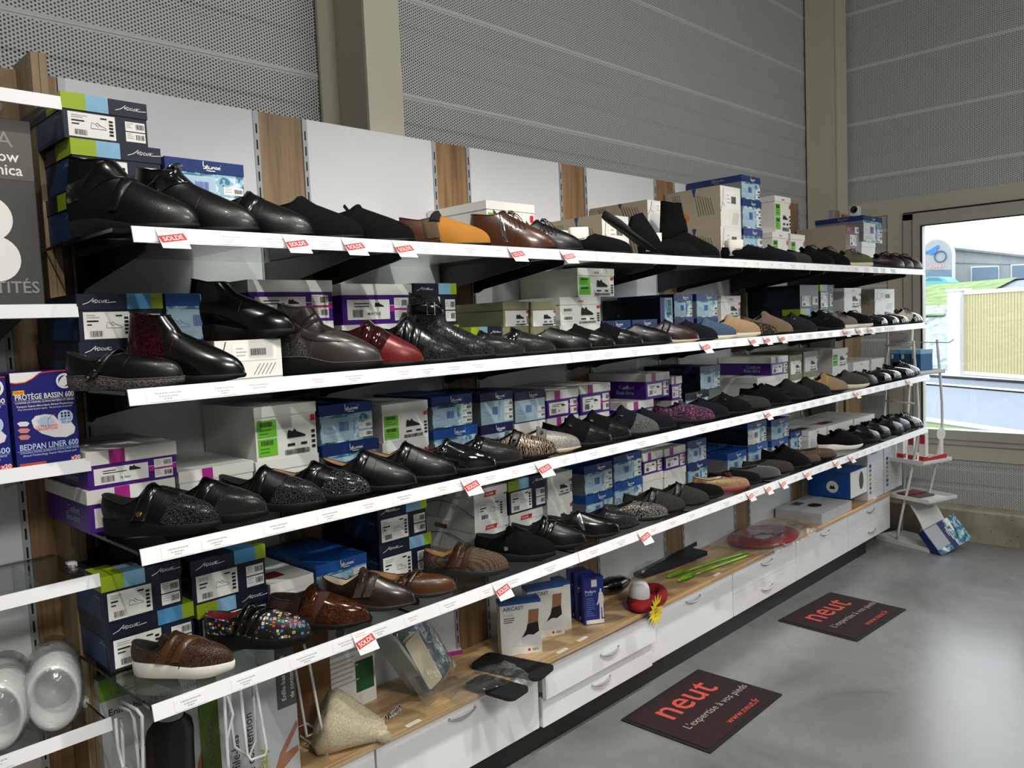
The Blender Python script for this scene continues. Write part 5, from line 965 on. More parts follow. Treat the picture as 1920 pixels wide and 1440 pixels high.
# ================================================================== sale tags clipped to the price strips
TAGS = [[(308, 446), (543, 459), (652, 467), (746, 469), (960, 482), (1057, 487)], [(1316, 656), (1406, 648), (1433, 645), (1461, 642), (1582, 632), (1606, 629), (1628, 623)], [(873, 911), (1011, 880), (1434, 781), (1602, 746), (1700, 724)], [(672, 1206), (932, 1103), (1201, 1008), (1402, 936), (1435, 920), (1463, 911), (1508, 894), (1564, 872), (1592, 862)]]
def tag_mesh(sd):
    b = MB(); w_, h_ = .062, .062; b.box(-w_/2, w_/2, -.0006, 0, -h_, 0, PAPER); o = (0, -.0009, 0); c, s_ = math.cos(.2), math.sin(.2); u = Vector((c, 0, s_)); v = Vector((-s_, 0, c)); p = Vector((0, -.0009, -.031))
    b.quad(p-u*.030-v*.010, p+u*.030-v*.010, p+u*.030+v*.010, p-u*.030+v*.010, RED); b.text('SOLDE', p-v*.0062-Vector((0, .0003, 0)), u, v, .0175, PAPER, 'C', .012, .92)
    r = random.Random(sd); lines(b, (-w_/2, -.0009, 0), FU, FV, .006, .045, -.008, 2, .006, PINKINK, r, .0025); b.tube([(-.028+.056*i/10, -.001, -.046-.012*math.sin(math.pi*i/10)) for i in range(11)], .0004, 4, m=PINKINK); b.stroke([[(-.012, -.05), (-.006, -.044), (-.004, -.051), (.004, -.045), (.009, -.05), (.014, -.046)]], o, FU, FV, .0009, 1, GREYINK); return b.mesh('sale_tag')
TM = [tag_mesh(i) for i in range(3)]
for l, row in enumerate(TAGS):
    for i, (px, py) in enumerate(row):
        x = X_at(px, YF-.01, SB[l]+.03); o = obj('sale_tag', TM[i % 3]); o.location = (x+.012, YF-.0045, SB[l]+.0355); o.rotation_euler = (math.radians(-38), 0, 0)
        if l and px > 1380: o.scale = (.82, .82, .82)
        tag(o, 'white and red SOLDE tag, %s from left on the %s shelf edge' % (ORD[i], LV[l]), 'sale tag', 'sale tags on the shelf edges')
# ================================================================== neighbouring wall unit on the left
XB0 = .657; YB = 2.265
un = thing('side_partition', 'pair of tall oak side boards between the two shelf units', 'partition', (XB0, YB, 0))
for i in range(2): MB().rbox(.0185*i, .0185*i+.0178, 0, YW-YB+.02, .3, 2.405, .0012).build('oak_board', OAKGREY, un)
NZ = [(2.218, 'top'), (1.74, 'second'), (1.374, 'third'), (1.092, 'fourth'), (.732, 'fifth')]; YN = 2.07
CLIPM = M('clip_plastic', '#d9dad6', .4)
for z, nm in NZ:
    t = thing('glass_shelf', '%s glass shelf down in the narrow unit at the left edge' % nm, 'shelf', (-.25, YN, z+.019), 0, 'glass shelves of the left unit')
    MB().box(0, .899, .004, YW-YN-.006, 0, .007).build('glass_panel', GLASS, t); MB().box(.8982, .8995, .004, YW-YN-.1, .0005, .0065).box(0, .899, YW-YN-.0062, YW-YN-.005, .0005, .0065).build('glass_rim', EDGE, t)
    pr = [(0, .013), (-.004, .013), (-.009, -.018), (-.006, -.019), (-.0015, .008), (0, .008)]
    MB().prism(pr, 0, .905, lambda a, b, d: (d, a, b)).build('price_strip', STRIP, t)
    me, wd = SL[1]
    if nm in ('third', 'fourth', 'fifth'): o = obj('price_slip', me, t); o.location = (.62, -.0098, -.016); o.rotation_euler = (-.16, 0, 0)
    MB().prism([(-.003, -.001), (-.27, -.001), (-.275, -.018), (-.05, -.07), (-.003, -.08)], .82-.002, .82+.002, lambda a, b, d: (d-.02, a+YW-YN, b)).build('bracket', GLASS if nm != 'second' else BLACKM, t)
    if nm != 'top': MB().rbox(.892, .9065, .155, .185, -.008, .012, .003).box(.885, .9, .16, .18, .0075, .013).build('shelf_clip', CLIPM, t)
# bedpan liner boxes
DBL = M('liner_blue', '#1d1f74', .35, vary=.12); LNR = M('liner_white', '#e3e0e0', .5); RDP = M('liner_red', '#d8302c', .45); LBL = M('liner_pale_blue', '#b9cdea', .5); YLW = M('yellow_print', '#f2c81f', .5)
def liner(x0, x1, zt, label):
    yf = YN+.012; z0 = 1.374+.0265; w_ = x1-x0; h_ = zt-z0; t = thing('liner_box', label, 'box', (x0, yf, z0), 0, 'bedpan liner boxes'); MB().box(0, w_, 0, .15, 0, h_).build('carton', DBL, t); e = -.0006; O = (0, e, 0); O2 = (0, 2*e, 0); q = MB()
    q.add([(w_*a, e, h_*b) for a, b in ((0, 1), (0, .905), (.08, .895), (.22, .9), (.34, .935), (.44, .985), (.5, 1))], ((0, 1, 2, 3, 4, 5, 6),), PAPER); q.stroke([[(0, .9), (.08, .89), (.22, .895), (.34, .93), (.46, .985), (.62, .996), (1, .996)]], (0, 2*e, 0), (w_, 0, 0), (0, 0, h_), .012, 1, RDP)
    q.build('top_print', PAPER, t); b = MB()
    def tx(s, x, z, sz, m, al='C', of=.0): b.text(s, (w_*x, 2*e, h_*z), FU, FV, sz, m, al, of, min(1, .93*w_/(TXT(s, of)[2]*sz)))
    tx('PROTÈGE BASSIN 600', .51, .715, .0172, PAPER, of=.018); tx('CONFINE LES ODEURS, ÉLIMINE MATIÈRES ET URINES', .51, .675, .0057, PAPER, of=.01); tx('Tampon Super-Absorbant Alveol-Technology', .51, .635, .0065, PAPER, of=.008); tx('Plus absorbant & plus rapide   Ne perd pas de poudre', .51, .605, .0052, PAPER)
    tx('BEDPAN LINER 600', .52, .185, .0187, LBL, of=.018); tx('CONCEALS ODORS, ELIMINATES STOOLS AND URINE', .52, .148, .0058, LBL, of=.01); tx('Alveol-Technology Super-Absorbent pad', .52, .115, .0068, LBL, of=.008)
    b.rect(O, FU, FV, w_*.02, w_*.98, h_*.703, h_*.706, LBL); b.rect(O, FU, FV, w_*.02, w_*.98, h_*.172, h_*.175, LBL); b.build('lettering', PAPER, t)
    MB().rect(O, FU, FV, w_*.02, w_*.2, h_*.77, h_*.815, YLW).text('New!', (w_*.11, 2*e, h_*.78), FU, FV, .0115, RDP, 'C', .01).build('new_badge', YLW, t)
    MB().rect(O, FU, FV, w_*.85, w_*1.0, h_*.015, h_*.06, RDP).text('x20', (w_*.925, 2*e, h_*.024), FU, FV, .0135, PAPER, 'C', .015).build('count_badge', RDP, t)
    MB().rect(O, FU, FV, w_*.04, w_*.45, h_*.02, h_*.045, M('liner_orange', '#c9532c', .5)).build('strap_line', RDP, t)
    pn = MB(); pn.add([(w_*a, e, h_*b) for a, b in ((.27, .49), (.34, .535), (.48, .545), (.62, .53), (.7, .46), (.9, .43), (.96, .37), (.93, .31), (.8, .275), (.6, .29), (.42, .34), (.3, .41))], (tuple(range(11, -1, -1)),), LNR); pn.add([(w_*a, 2*e, h_*b) for a, b in ((.34, .49), (.48, .525), (.6, .5), (.64, .45), (.5, .41), (.38, .44))], ((5, 4, 3, 2, 1, 0),), LBL); pn.build('pan_picture', LNR, t)
    c = MB(); c.disc((w_*.81, e, h_*.495), (0, -1, 0), w_*.125, .0004, LBL, 20)
    for i in range(6): c.disc((w_*(.755+.055*(i % 3)), e-.0005, h_*(.535-.03*(i//3))), (0, -1, 0), .0028, .0003, INK, 6)
    c.text('600 ml', (w_*.81, e-.0008, h_*.462), FU, FV, .008, INK, 'C').text('20 oz', (w_*.81, e-.0008, h_*.43), FU, FV, .008, INK, 'C'); c.build('volume_badge', LBL, t)
    d = MB(); d.disc((w_*.84, e, h_*.885), (0, -1, 0), w_*.135, .0003, PAPER, 20).disc((w_*.84, e-.0004, h_*.885), (0, -1, 0), w_*.1, .0003, DBL, 20); d.add([(w_*.84+w_*.095*math.cos(a), e-.0009, h_*.885+.012*math.sin(a)+.006*math.cos(a)) for a in [k*math.pi/6 for k in range(12)]], (tuple(range(11, -1, -1)),), PAPER); d.build('seal', PAPER, t)
    r = MB(); r.text('ULTRA RAPID', (w_*.5, 2*e, h_*.405), FU, FV, .0075, RDP, 'C', .01).text('ABSORPTION', (w_*.5, 2*e, h_*.375), FU, FV, .0075, RDP, 'C', .01); r.stroke([[(.52, .43), (.53, .49), (.6, .53), (.66, .535)]], (0, 2*e, 0), (w_, 0, 0), (0, 0, h_), .006, 1, RDP); r.build('red_print', RDP, t)
    for i, (zz, cc) in enumerate(((.455, LNR), (.385, M('liner_rose', '#d9837c', .5)), (.315, M('liner_skin', '#c9806e', .5)))): MB().add([(w_*a, e, h_*(zz+b)) for a, b in ((.05, .02), (.1, .035), (.2, .03), (.24, .01), (.2, -.02), (.09, -.015))], ((5, 4, 3, 2, 1, 0),), cc).build('step_picture', cc, t)
xa, xb_, xc = X_at(22, YN+.012, 1.5), X_at(148, YN+.012, 1.45), X_at(17, YN+.012, 1.5)
liner(xa+.004, xb_, 1.618, 'dark blue bedpan liner box nearest the oak boards'); liner(xc-.165, xc, 1.612, 'dark blue bedpan liner box cut off by the left frame edge')
# pillow box
t = thing('pillow_box', 'dark grey pillow box standing in the left unit', 'box', (X_at(70, 2.12, 2.0)-.34, 2.12, 1.7665)); gz = Z_at(228, .6, 2.12)-1.7665
PG = M('pillow_grey', '#4b4a47', .35, vary=.08); MB().rbox(0, .34, 0, .2, 0, gz, .003).build('carton', PG, t); b = MB(); LG = M('light_grey_print', '#8f8f8d', .5)
MB().box(.002, .338, -.0008, .0002, gz*.68, gz-.002).build('header_band', M('pillow_header', '#5e5a52', .4), t)

for tx_, x_, z_, sz_, m_, of_ in (('LYA', .30, .85, .05, LG, 0), ('Pillow', .31, .775, .034, PAPER, .012), ('omica', .315, .705, .034, PAPER, .012), ('IDENTITÉS', .33, .08, .038, LG, .012)): MB().text(tx_, (x_, -.0016, gz*z_), FU, FV, sz_, m_, 'R', of_).build('lettering', m_, t)
MB().disc((.235, -.0008, gz*.47), (0, -1, 0), .052, .0006, PAPER, 28).disc((.245, -.0008, gz*.26), (0, -1, 0), .052, .0006, PAPER, 28).build('round_prints', PAPER, t)
# translucent urinal bottles and basin
def bottle(px, py, s, label, tilt):
    c = on_y(px, py, 2.13); z0 = .732+.0265; t = thing('urinal_bottle', label, 'bottle', (c.x, 2.1, z0), tilt, 'translucent bottles in the left unit'); R0 = .062*s
    X = Matrix.Translation((0, 0, R0*1.3)) @ Matrix.Rotation(math.radians(90), 4, 'X') @ Matrix.Diagonal((.88, 1.28, 1, 1))
    b = MB(); b.lathe([(.001, -.2), (.5*R0, -.2), (.92*R0, -.185), (R0*1.0, -.15), (R0, -.03), (.93*R0, 0), (.86*R0, .004), (.74*R0, -.004), (.66*R0, -.04), (.62*R0, -.1), (.45*R0, -.12), (.001, -.122)], 28, None, X); b.build('bottle_body', MILK, t, True)
    MB().lathe([(.9*R0, .0), (.94*R0, .005), (.86*R0, .009), (.8*R0, .004)], 28, None, X).build('bottle_rim', M('milky_rim', '#cfd4d0', .25), t, True)
    X2 = X @ Matrix.Diagonal((1.1, 1.08, 1.05, 1)); MB().lathe([(.3*R0, -.205), (.95*R0, -.19), (R0, -.1), (1.02*R0, -.02), (.8*R0, .012), (.4*R0, .02), (.001, .022)], 20, None, X2).build('plastic_wrap', BAG, t, True)
bottle(92, 1290, 1.08, 'translucent wrapped bottle beside the oak boards', -.3); bottle(-14, 1325, 1.05, 'translucent wrapped bottle cut off by the left frame edge', -.35)
t = thing('basin', 'white plastic basin at the bottom left corner', 'basin', (.36, 2.21, WT+.0005)); WP = M('white_plastic', '#e6e6e0', .3)
MB().lathe([(.001, .006), (.1, .006), (.112, .02), (.132, .2), (.15, .215), (.15, .222), (.128, .22), (.106, .03), (.001, .024)], 40).build('bowl', WP, t, True); 
t = thing('seat_lid', 'pale oval plastic seat propped behind the basin', 'seat', (.30, 2.374, WT+.0005)); X = Matrix.Rotation(math.radians(90), 4, 'X')
MB().lathe([(.17, -.012), (.2, -.006), (.2, .008), (.17, .014), (.11, .012), (.1, 0), (.11, -.012), (.17, -.012)], 36, None, Matrix.Translation((0, 0, .2)) @ X @ Matrix.Diagonal((1, .98, .8, 1))).build('ring', M('pale_green_plastic', '#c5cdc4', .3), t, True)
# ================================================================== things on the worktop
CG = M('card_grey', '#b3b4b8', .55); CGR = M('card_green', '#5f8f1e', .5); CDG = M('card_dark_grey', '#4a4a4c', .5); SKIN = M('print_skin', '#9a6a4e', .6); BRN = M('cardboard', '#6d4b2e', .8)
yb = 2.232; x0, x1 = X_at(186, yb, .75), X_at(396, yb, .75); h = .41
t = thing('stocking_aid_box', 'large grey box with green band standing under the bottom shelf', 'box', (x0, yb, WT+.0005)); W_ = x1-x0
MB().box(0, W_, 0, .15, 0, h).build('carton', CG, t); MB().rect((0, -.0006, 0), FU, FV, 0, W_, h*.86, h, CGR).build('green_band', CGR, t); b = MB()
b.text('IDENTITÉS', (W_*.24, -.0014, h*.895), FU, FV, .03, LG, 'L', .012).text('Enfile-bas de contention', (W_*.06, -.0014, h*.755), FU, FV, .0255, INK, 'L', .008); lines(b, (0, -.0014, 0), FU, FV, W_*.3, W_*.8, h*.7, 3, .018, GREYINK, random.Random(2), .005)
b.tube([(W_*.16+.013*math.cos(a), -.001, h*.905+.013*math.sin(a)) for a in [k*math.pi/8 for k in range(16)]], .0022, 4, True, LG); b.build('lettering', INK, t)
b = MB(); b.stroke([[(.3, .1), (.3, .62), (.36, .66), (.42, .6)], [(.52, .1), (.55, .64), (.6, .68)], [(.62, .66), (.64, .5)]], (0, -.001, 0), FU, FV, .004, W_, CDG); b.add([(W_*a, -.001, h*q) for a, q in ((.8, 0), (.8, .2), (.88, .36), (1, .42), (1, .3), (.93, .2), (.95, 0))], ((6, 5, 4, 3, 2, 1, 0),), SKIN); b.build('picture', SKIN, t)
yb2 = 2.10; x0, x1 = X_at(412, yb2, .6), X_at(556, yb2, .6); W_ = x1-x0; h = .42
t = thing('stocking_aid_box', 'grey box with green spine and sideways lettering behind the wire frame', 'box', (x0, yb2, WT+.0005)); MB().box(0, W_, 0, .125, 0, h).build('carton', CG, t)
MB().rect((-.0006, .125, 0), SU, FV, 0, .125, 0, h, CGR).build('green_spine', CGR, t); MB().text('IDENTITÉS', (-.0014, .045, .05), FV, (0, 1, 0), .042, LG, 'L', .012).build('spine_lettering', LG, t)
b = MB(); b.text('Enfile-bas', (W_*.22, -.0012, .06), FV, (-1, 0, 0), .034, INK).text('de contention', (W_*.4, -.0012, .045), FV, (-1, 0, 0), .034, INK).text('Easy', (W_*.56, -.0012, .05), FV, (-1, 0, 0), .038, M('lime_text', '#9aa01c', .5), 'L', .012); b.build('lettering', INK, t)
MB().rect((0, -.0006, 0), FU, FV, W_*.74, W_, h*.5, h, CDG).text('Enfile-bas adapté', (W_*.86, -.0012, h*.55), FV, (-1, 0, 0), .02, PAPER).text('de contention', (W_*.97, -.0012, h*.55), FV, (-1, 0, 0), .02, PAPER).build('dark_panel', CDG, t)
MB().add([(W_*a, -.0008, h*q) for a, q in ((.62, .04), (.74, .2), (.98, .38), (1, .34), (.8, .18), (.98, .2), (.99, .16), (.72, .06))], ((7, 6, 5, 4, 3, 2, 1, 0),), SKIN).build('hands_picture', SKIN, t)
x0 = X_at(562, 2.25, .6); t = thing('kraft_carton', 'brown cardboard box behind the sheepskin heel pad', 'box', (x0, 2.28, WT+.0005)); MB().box(0, .13, 0, .1, 0, .42).build('carton', BRN, t)
x0, x1 = X_at(606, 2.26, .75), X_at(712, 2.26, .75); t = thing('instruction_box', 'white box with printed drawings leaning on the back wall', 'box', (x0+.02, 2.31, WT+.0005)); W_ = x1-x0-.02; MB().box(0, W_, 0, .07, 0, .40).build('carton', WCARD, t)
b = MB(); b.rect((0, -.0006, 0), FU, FV, W_*.08, W_*.96, .2, .38, CG); lines(b, (0, -.0012, 0), FU, FV, W_*.1, W_*.9, .18, 6, .017, GREYINK, random.Random(4), .005); b.disc((W_*.35, -.001, .28), (0, -1, 0), .018, .0004, CDG); b.disc((W_*.7, -.001, .32), (0, -1, 0), .014, .0004, CDG); b.rect((0, -.001, 0), FU, FV, W_*.6, W_*.96, .05, .16, M('deep_green', '#1e5a2c', .5)); b.build('front_print', CG, t)
# black shell of a stocking aid
b = MB(); c = on_y(322, 1380, 2.08); n = 14; rows = []
for i in range(n+1):
    f = i/n; z = WT+.001+f*(Z_at(1354, c.x, 2.08)-WT); hw = .062 if f < .86 else .062*math.sqrt(max(0, 1-((f-.86)/.155)**2))*.75+.062*.25
    rows.append([(c.x+hw*math.sin(a)*1.0+.012*(f), 2.12-.05*math.cos(a), z) for a in [-1.5+3.0*j/12 for j in range(13)]])
b.grid(rows); b.grid([[(p[0], p[1]+.006, p[2]) for p in r] for r in rows], flip=True); tag(b.build('stocking_aid', M('black_plastic', '#090909', .35), None, True), 'black curved stocking aid shell behind the near wire frame', 'stocking aid')
# wire frames
WIRE = M('white_wire', '#e4e5e6', .3)
def wirepath(pts, base_y=None): return [on_z(380+x/5.05, 1220+y/5.05, WT+.0045) if k == 'z' else on_y(380+x/5.05, 1220+y/5.05, k) for x, y, k in pts]
t = thing('wire_frame', 'white wire stocking frame in front of the sideways lettering', 'wire frame'); G1 = wirepath([(1180, 985, 'z'), (905, 795, 'z'), (265, 1050, 'z'), (460, 1300, 'z')]); ya = G1[0].y; yb3 = G1[1].y
MB().tube([G1[0], G1[1], G1[2], G1[3]], .0042, 8).build('base_wire', WIRE, t, True)
for nm, pts in (('side_wire', [(1180, 985, 'z'), (1100, 600, ya+.01), (1010, 120, ya+.02), (960, -60, ya+.03)]), ('hoop', [(800, 190, yb3-.02), (865, 742, yb3-.02), (985, 690, yb3-.03), (1112, 762, yb3-.08), (985, 812, yb3-.09), (880, 175, yb3-.08)]), ('hoop', [(360, 365, 2.0), (420, 980, 2.0), (460, 1036, 1.99), (595, 985, 1.98), (605, 925, 1.98), (500, 310, 2.0)]), ('hoop', [(475, 320, 2.04), (500, 850, 2.04), (440, 1010, 2.03), (300, 910, 2.02), (265, 640, 2.02), (255, 300, 2.03)]), ('side_wire', [(205, 420, 1.96), (220, 800, 1.96), (250, 1200, 1.95), (262, 1400, 1.95)]), ('side_wire', [(235, 420, 2.02), (285, 600, 2.01), (230, 830, 2.0), (245, 1110, 1.98)])):
    MB().tube(wirepath(pts), .0042, 8).build(nm, WIRE, t, True)
t = thing('wire_frame', 'white wire stocking frame beside the black curved shell', 'wire frame')
for nm, pts in (('hoop', [(-1000+175, 640, 2.09), (-1000+195, 900, 2.08), (-755, 1100, 2.06), (-640, 1500, 2.04)]), ('side_wire', [(-800, 530, 2.1), (-680, 570, 2.04), (-650, 640, 2.03), (-625, 900, 2.02), (-590, 1190, 2.0), (-745, 1110, 2.05)]), ('side_wire', [(-770, 480, 2.1), (-620, 560, 2.0), (-575, 620, 1.99), (-570, 900, 1.99), (-560, 1600, 1.98)]), ('side_wire', [(-770, 640, 2.12), (-750, 1000, 2.1), (-740, 1500, 2.08)])): MB().tube(wirepath(pts), .0042, 8).build(nm, WIRE, t, True)
# sheepskin heel pad
FLE = pattern('sheepskin', 'fabric', ['#c7b796', '#e2d6b8'], 240, .98, 0, 1.0); b = MB(); P0 = [on_y(592, 1312, 2.13), on_y(640, 1322, 2.08), on_z(678, 1345, WT+.06), on_z(702, 1362, WT+.045)]
SEC = [(.02, .03, .02), (.055, .085, 0), (.06, .1, .1), (.058, .09, .3), (.05, .068, .55), (.04, .048, .8), (.03, .036, 1.0), (.008, .01, 1.06)]
A0 = Vector((on_y(600, 1318, 2.14).x, 2.14, WT+.105)); A1 = on_z(708, 1368, WT+.032); ax = (A1-A0).normalized(); sd_ = ax.cross(Vector((0, 0, 1))).normalized(); up_ = sd_.cross(ax); rows = []; rf = random.Random(8)
for rs_, ru, f in SEC: rows.append([A0+(A1-A0)*(f*1.05)+sd_*(rs_*math.cos(a)*(1+.05*rf.uniform(-1, 1)))+up_*(ru*math.sin(a)*(1+.05*rf.uniform(-1, 1))) for a in [2*math.pi*i/28 for i in range(28)]])
for r in rows:
    for p in r: p.z = max(p.z, WT+.002)
t = thing('heel_pad', 'cream sheepskin heel pad with velcro tapes on the worktop', 'heel pad', (0, 0, 0)); b.grid(rows, True); b.add(rows[0], (tuple(range(27, -1, -1)),)); b.add(rows[-1], (tuple(range(28)),)); b.build('fleece', FLE, t, True)
for dx in (-.022, .026): MB().lathe([(.001, -.012), (.016, -.009), (.02, 0), (.016, .010), (.001, .013)], 14, None, Matrix.Translation(A1+ax*.012+sd_*dx-Vector((0, 0, .008))) @ ax.to_track_quat('Z', 'Y').to_matrix().to_4x4() @ Matrix.Diagonal((1, 1, 2, 1))).build('fleece_roll', FLE, t, True)
TP = pattern('velcro_tape', 'wave', ['#0b0b0b', '#d7d3c6'], 60, .8, 0, 0)
q = on_z(735, 1345, WT+.004); MB().tube([q+Vector((-.03, .03, 0)), q, q+Vector((.035, -.0, .012)), q+Vector((.05, .012, .02)), q+Vector((.03, .02, .012)), q+Vector((0, .012, .004))], .006, 4).build('velcro_tape', TP, t); q = on_z(620, 1365, WT+.004); MB().tube([q, q+Vector((.03, -.02, .001)), q+Vector((.05, 0, .004))], .007, 4).build('velcro_tape', TP, t)
# generic slab between photo points
def slab3(name, mat, par, p00, p10, p01, th, r=.0, n=4):
    """rounded slab: corner, along, across; thickness th on the upper side"""
    p00, p10, p01 = Vector(p00), Vector(p10), Vector(p01); a = p10-p00; c = p01-p00; L1 = a.length; a.normalize(); c = c-a*c.dot(a); L2 = c.length; c.normalize(); nn = a.cross(c); nn = nn if nn.z > 0 else -nn
    X = Matrix((a, c, nn)).transposed().to_4x4(); X.translation = p00
    if X.determinant() < 0: X = X @ Matrix.Diagonal((1, 1, 1, 1))
    b = MB(); r = r or .002; b.rbox(0, L1, 0, L2, 0, th, min(r, L1*.49, L2*.49), None, X, n); return b.build(name, mat, par, False), X, L1, L2
def crumple(name, par, X, L1, L2, h0, seed, mat=None, ov=.02, amp=.006):
    r = random.Random(seed); n, m_ = 12, 9; rows = []
    for i in range(n+1):
        rr_ = []
        for j in range(m_+1):
            u, v = -ov+(L1+2*ov)*i/n, -ov+(L2+2*ov)*j/m_; e = min(i, n-i, 2)/2*min(j, m_-j, 2)/2
            p = X @ Vector((u+r.uniform(-.003, .003), v+r.uniform(-.003, .003), .002+(h0+r.uniform(0, amp))*min(1, e*1.3))); p.z = max(p.z, WT+.001) if p.y > YC-.012 else p.z
            rr_.append(p)
        rows.append(rr_)
    return MB().grid(rows).build(name, mat or BAG, par, False)
def fin(z, px, py): return on_z(px, py, z)
TEAL = M('teal_foam', '#123f40', .6); FELTG = M('pale_grey_felt', '#8e958f', .9); CREAMF = M('cream_cloth', '#c9c0a4', .8, bump=(60, .8))
t = thing('bagged_insoles', 'clear bag with teal and grey padded soles beside the sheepskin', 'insoles')
o, X, L1, L2 = slab3('teal_sole', TEAL, t, fin(WT+.03, 800, 1305), on_y(730, 1195, 2.2), fin(WT+.045, 850, 1262), .022, .03); slab3('grey_sole', FELTG, t, fin(WT+.003, 775, 1302), on_y(698, 1200, 2.13), fin(WT+.01, 812, 1300), .016, .03); slab3('folded_cloth', CREAMF, t, fin(WT+.05, 800, 1292), on_y(752, 1205, 2.15), fin(WT+.06, 828, 1275), .02, .012)
crumple('bag_film', t, X, L1, L2, .04, 3, BAG, .03)
BKF = M('black_foam', '#101112', .7); t = thing('bagged_black_insoles', 'clear bag of black insoles overhanging the worktop edge', 'insoles')
for a, c, d in (((868, 1290), (960, 1318), (885, 1262)), ((880, 1252), (1010, 1280), (905, 1225))): o, X, L1, L2 = slab3('insole', BKF, t, fin(WT+.006, *a), fin(WT+.006, *c), fin(WT+.006, *d), .012, .025)
crumple('bag_film', t, Matrix.Translation(fin(WT+.002, 862, 1318)) @ Matrix.Rotation(-.25, 4, 'Z'), .30, .17, .022, 5, BAG, .02, .012)
q = fin(WT+.002, 842, 1225); t = thing('pink_card', 'small magenta card tucked behind the bagged insoles', 'card', q, -.5); MB().box(-.05, .05, -.02, .03, 0, .012).build('card_body', PAPER, t); MB().box(-.05, .05, -.022, -.018, 0, .013).build('card_edge', MAG, t)
# ankle brace boxes
SHOEW = M('print_white_shoe', '#dfe1e6', .5); ABL = M('brace_blue', '#1d4f94', .4)
def brace(bl_, br_, h, label, front=True, d=.06):
    a, c = fin(WT+.0005, *bl_), fin(WT+.0005, *br_); v = c-a; t = thing('ankle_brace_box', label, 'box', a, math.atan2(v.y, v.x), 'ankle brace boxes'); w_ = v.length; MB().box(0, w_, 0, d, 0, h).build('carton', WCARD, t)
    MB().box(-.0006, w_+.0006, -.0006, d+.0006, h-.012, h+.0006).build('blue_top', ABL, t)
    if not front: return
    e = -.0008; b = MB(); b.add([(w_*a_, e, h*q) for a_, q in ((.22, .2), (.5, .34), (.62, .38), (.95, .3), (.98, .2), (.9, .14), (.3, .15))], ((6, 5, 4, 3, 2, 1, 0),), SHOEW); b.stroke([[(.22, .17), (.98, .17)]], (0, e*1.4, 0), (w_, 0, 0), (0, 0, h), .002, 1, GREYINK); b.build('shoe_picture', SHOEW, t)
    MB().add([(w_*a_, e*1.3, h*q) for a_, q in ((.5, .3), (.62, .44), (.66, .56), (.92, .58), (.94, .4), (.8, .34), (.66, .36))], ((6, 5, 4, 3, 2, 1, 0),), INK).build('brace_picture', INK, t); MB().add([(w_*a_, e*1.2, h*q) for a_, q in ((.67, .56), (.7, .82), (.95, .82), (.92, .57))], ((3, 2, 1, 0),), SKIN).build('leg_picture', SKIN, t)
    b = MB(); b.text('AIRCAST', (w_*.07, e, h*.84), FU, FV, .021, ABL, 'L', .01).text('PodaLib', (w_*.08, e, h*.74), FU, FV, .012, GREYINK); lines(b, (0, e, 0), FU, FV, w_*.08, w_*.45, h*.69, 3, .008, INK, random.Random(9), .003); b.disc((w_*.68, e, h*.07), (0, -1, 0), .0055, .0003, RED, 12); b.text('DJO', (w_*.76, e, h*.045), FU, FV, .013, INK, 'L', .01); b.build('lettering', ABL, t)
A_, B_ = fin(WT, 941, 1232), fin(WT, 1017, 1221); hh = Z_at(1132, A_.x, A_.y)-WT
brace((941, 1232), (1017, 1221), hh, 'front ankle brace box showing a white shoe'); brace((992, 1201), (1059, 1188), hh, 'middle ankle brace box half hidden by the front one'); brace((1056, 1182), (1072, 1178), hh*.96, 'rear ankle brace box turned edge-on', False, .09)
PBL = M('podiatry_blue', '#1f2f8c', .35)
def pod(bl_, br_, h, label):
    a, c = fin(WT+.0005, *bl_), fin(WT+.0005, *br_); v = c-a; t = thing('foot_cream_box', label, 'box', a, math.atan2(v.y, v.x), 'blue foot care boxes'); w_ = v.length; MB().box(0, w_, 0, .05, 0, h).build('carton', PBL, t); e = -.0008
    MB().rect((0, e, 0), FU, FV, w_*.38, w_*.66, h*.8, h*.95, PAPER).build('logo_panel', PAPER, t); MB().rect((0, e, 0), FU, FV, w_*.08, w_*.98, h*.015, h*.1, PAPER).build('price_label', PAPER, t)
    b = MB(); b.text('Podipro', (w_*.05, e, h*.68), FU, FV, .0155, PAPER, 'L', .012).text('softer', (w_*.06, e, h*.62), FU, FV, .0145, M('cyan_print', '#5fb4d6', .5), 'L', .008); lines(b, (0, e, 0), FU, FV, w_*.1, w_*.55, h*.55, 9, h*.045, M('pale_print', '#8f9fd0', .5), random.Random(5), .002); b.build('lettering', PAPER, t)
    S_ = [(.76, .1), (.84, .1), (.84, .34), (.88, .36), (.9, .12), (.97, .14), (.96, .4), (1.0, .52), (.93, .66), (.87, .68), (.88, .75), (.8, .75), (.79, .68), (.74, .66), (.7, .5), (.62, .42), (.65, .4), (.74, .46), (.76, .4)]
    MB().add([(w_*a_, e, h*q) for a_, q in S_], (tuple(range(len(S_)-1, -1, -1)),), PAPER).build('figure_print', PAPER, t)
q = fin(WT, 1095, 1172); hh = Z_at(1084, q.x, q.y)-WT
pod((1097, 1173), (1134, 1168), hh, 'front blue foot care box with white figure'); pod((1084, 1165), (1118, 1160), hh, 'middle of the three blue foot care boxes'); pod((1072, 1158), (1104, 1153), hh, 'rear of the three blue foot care boxes')
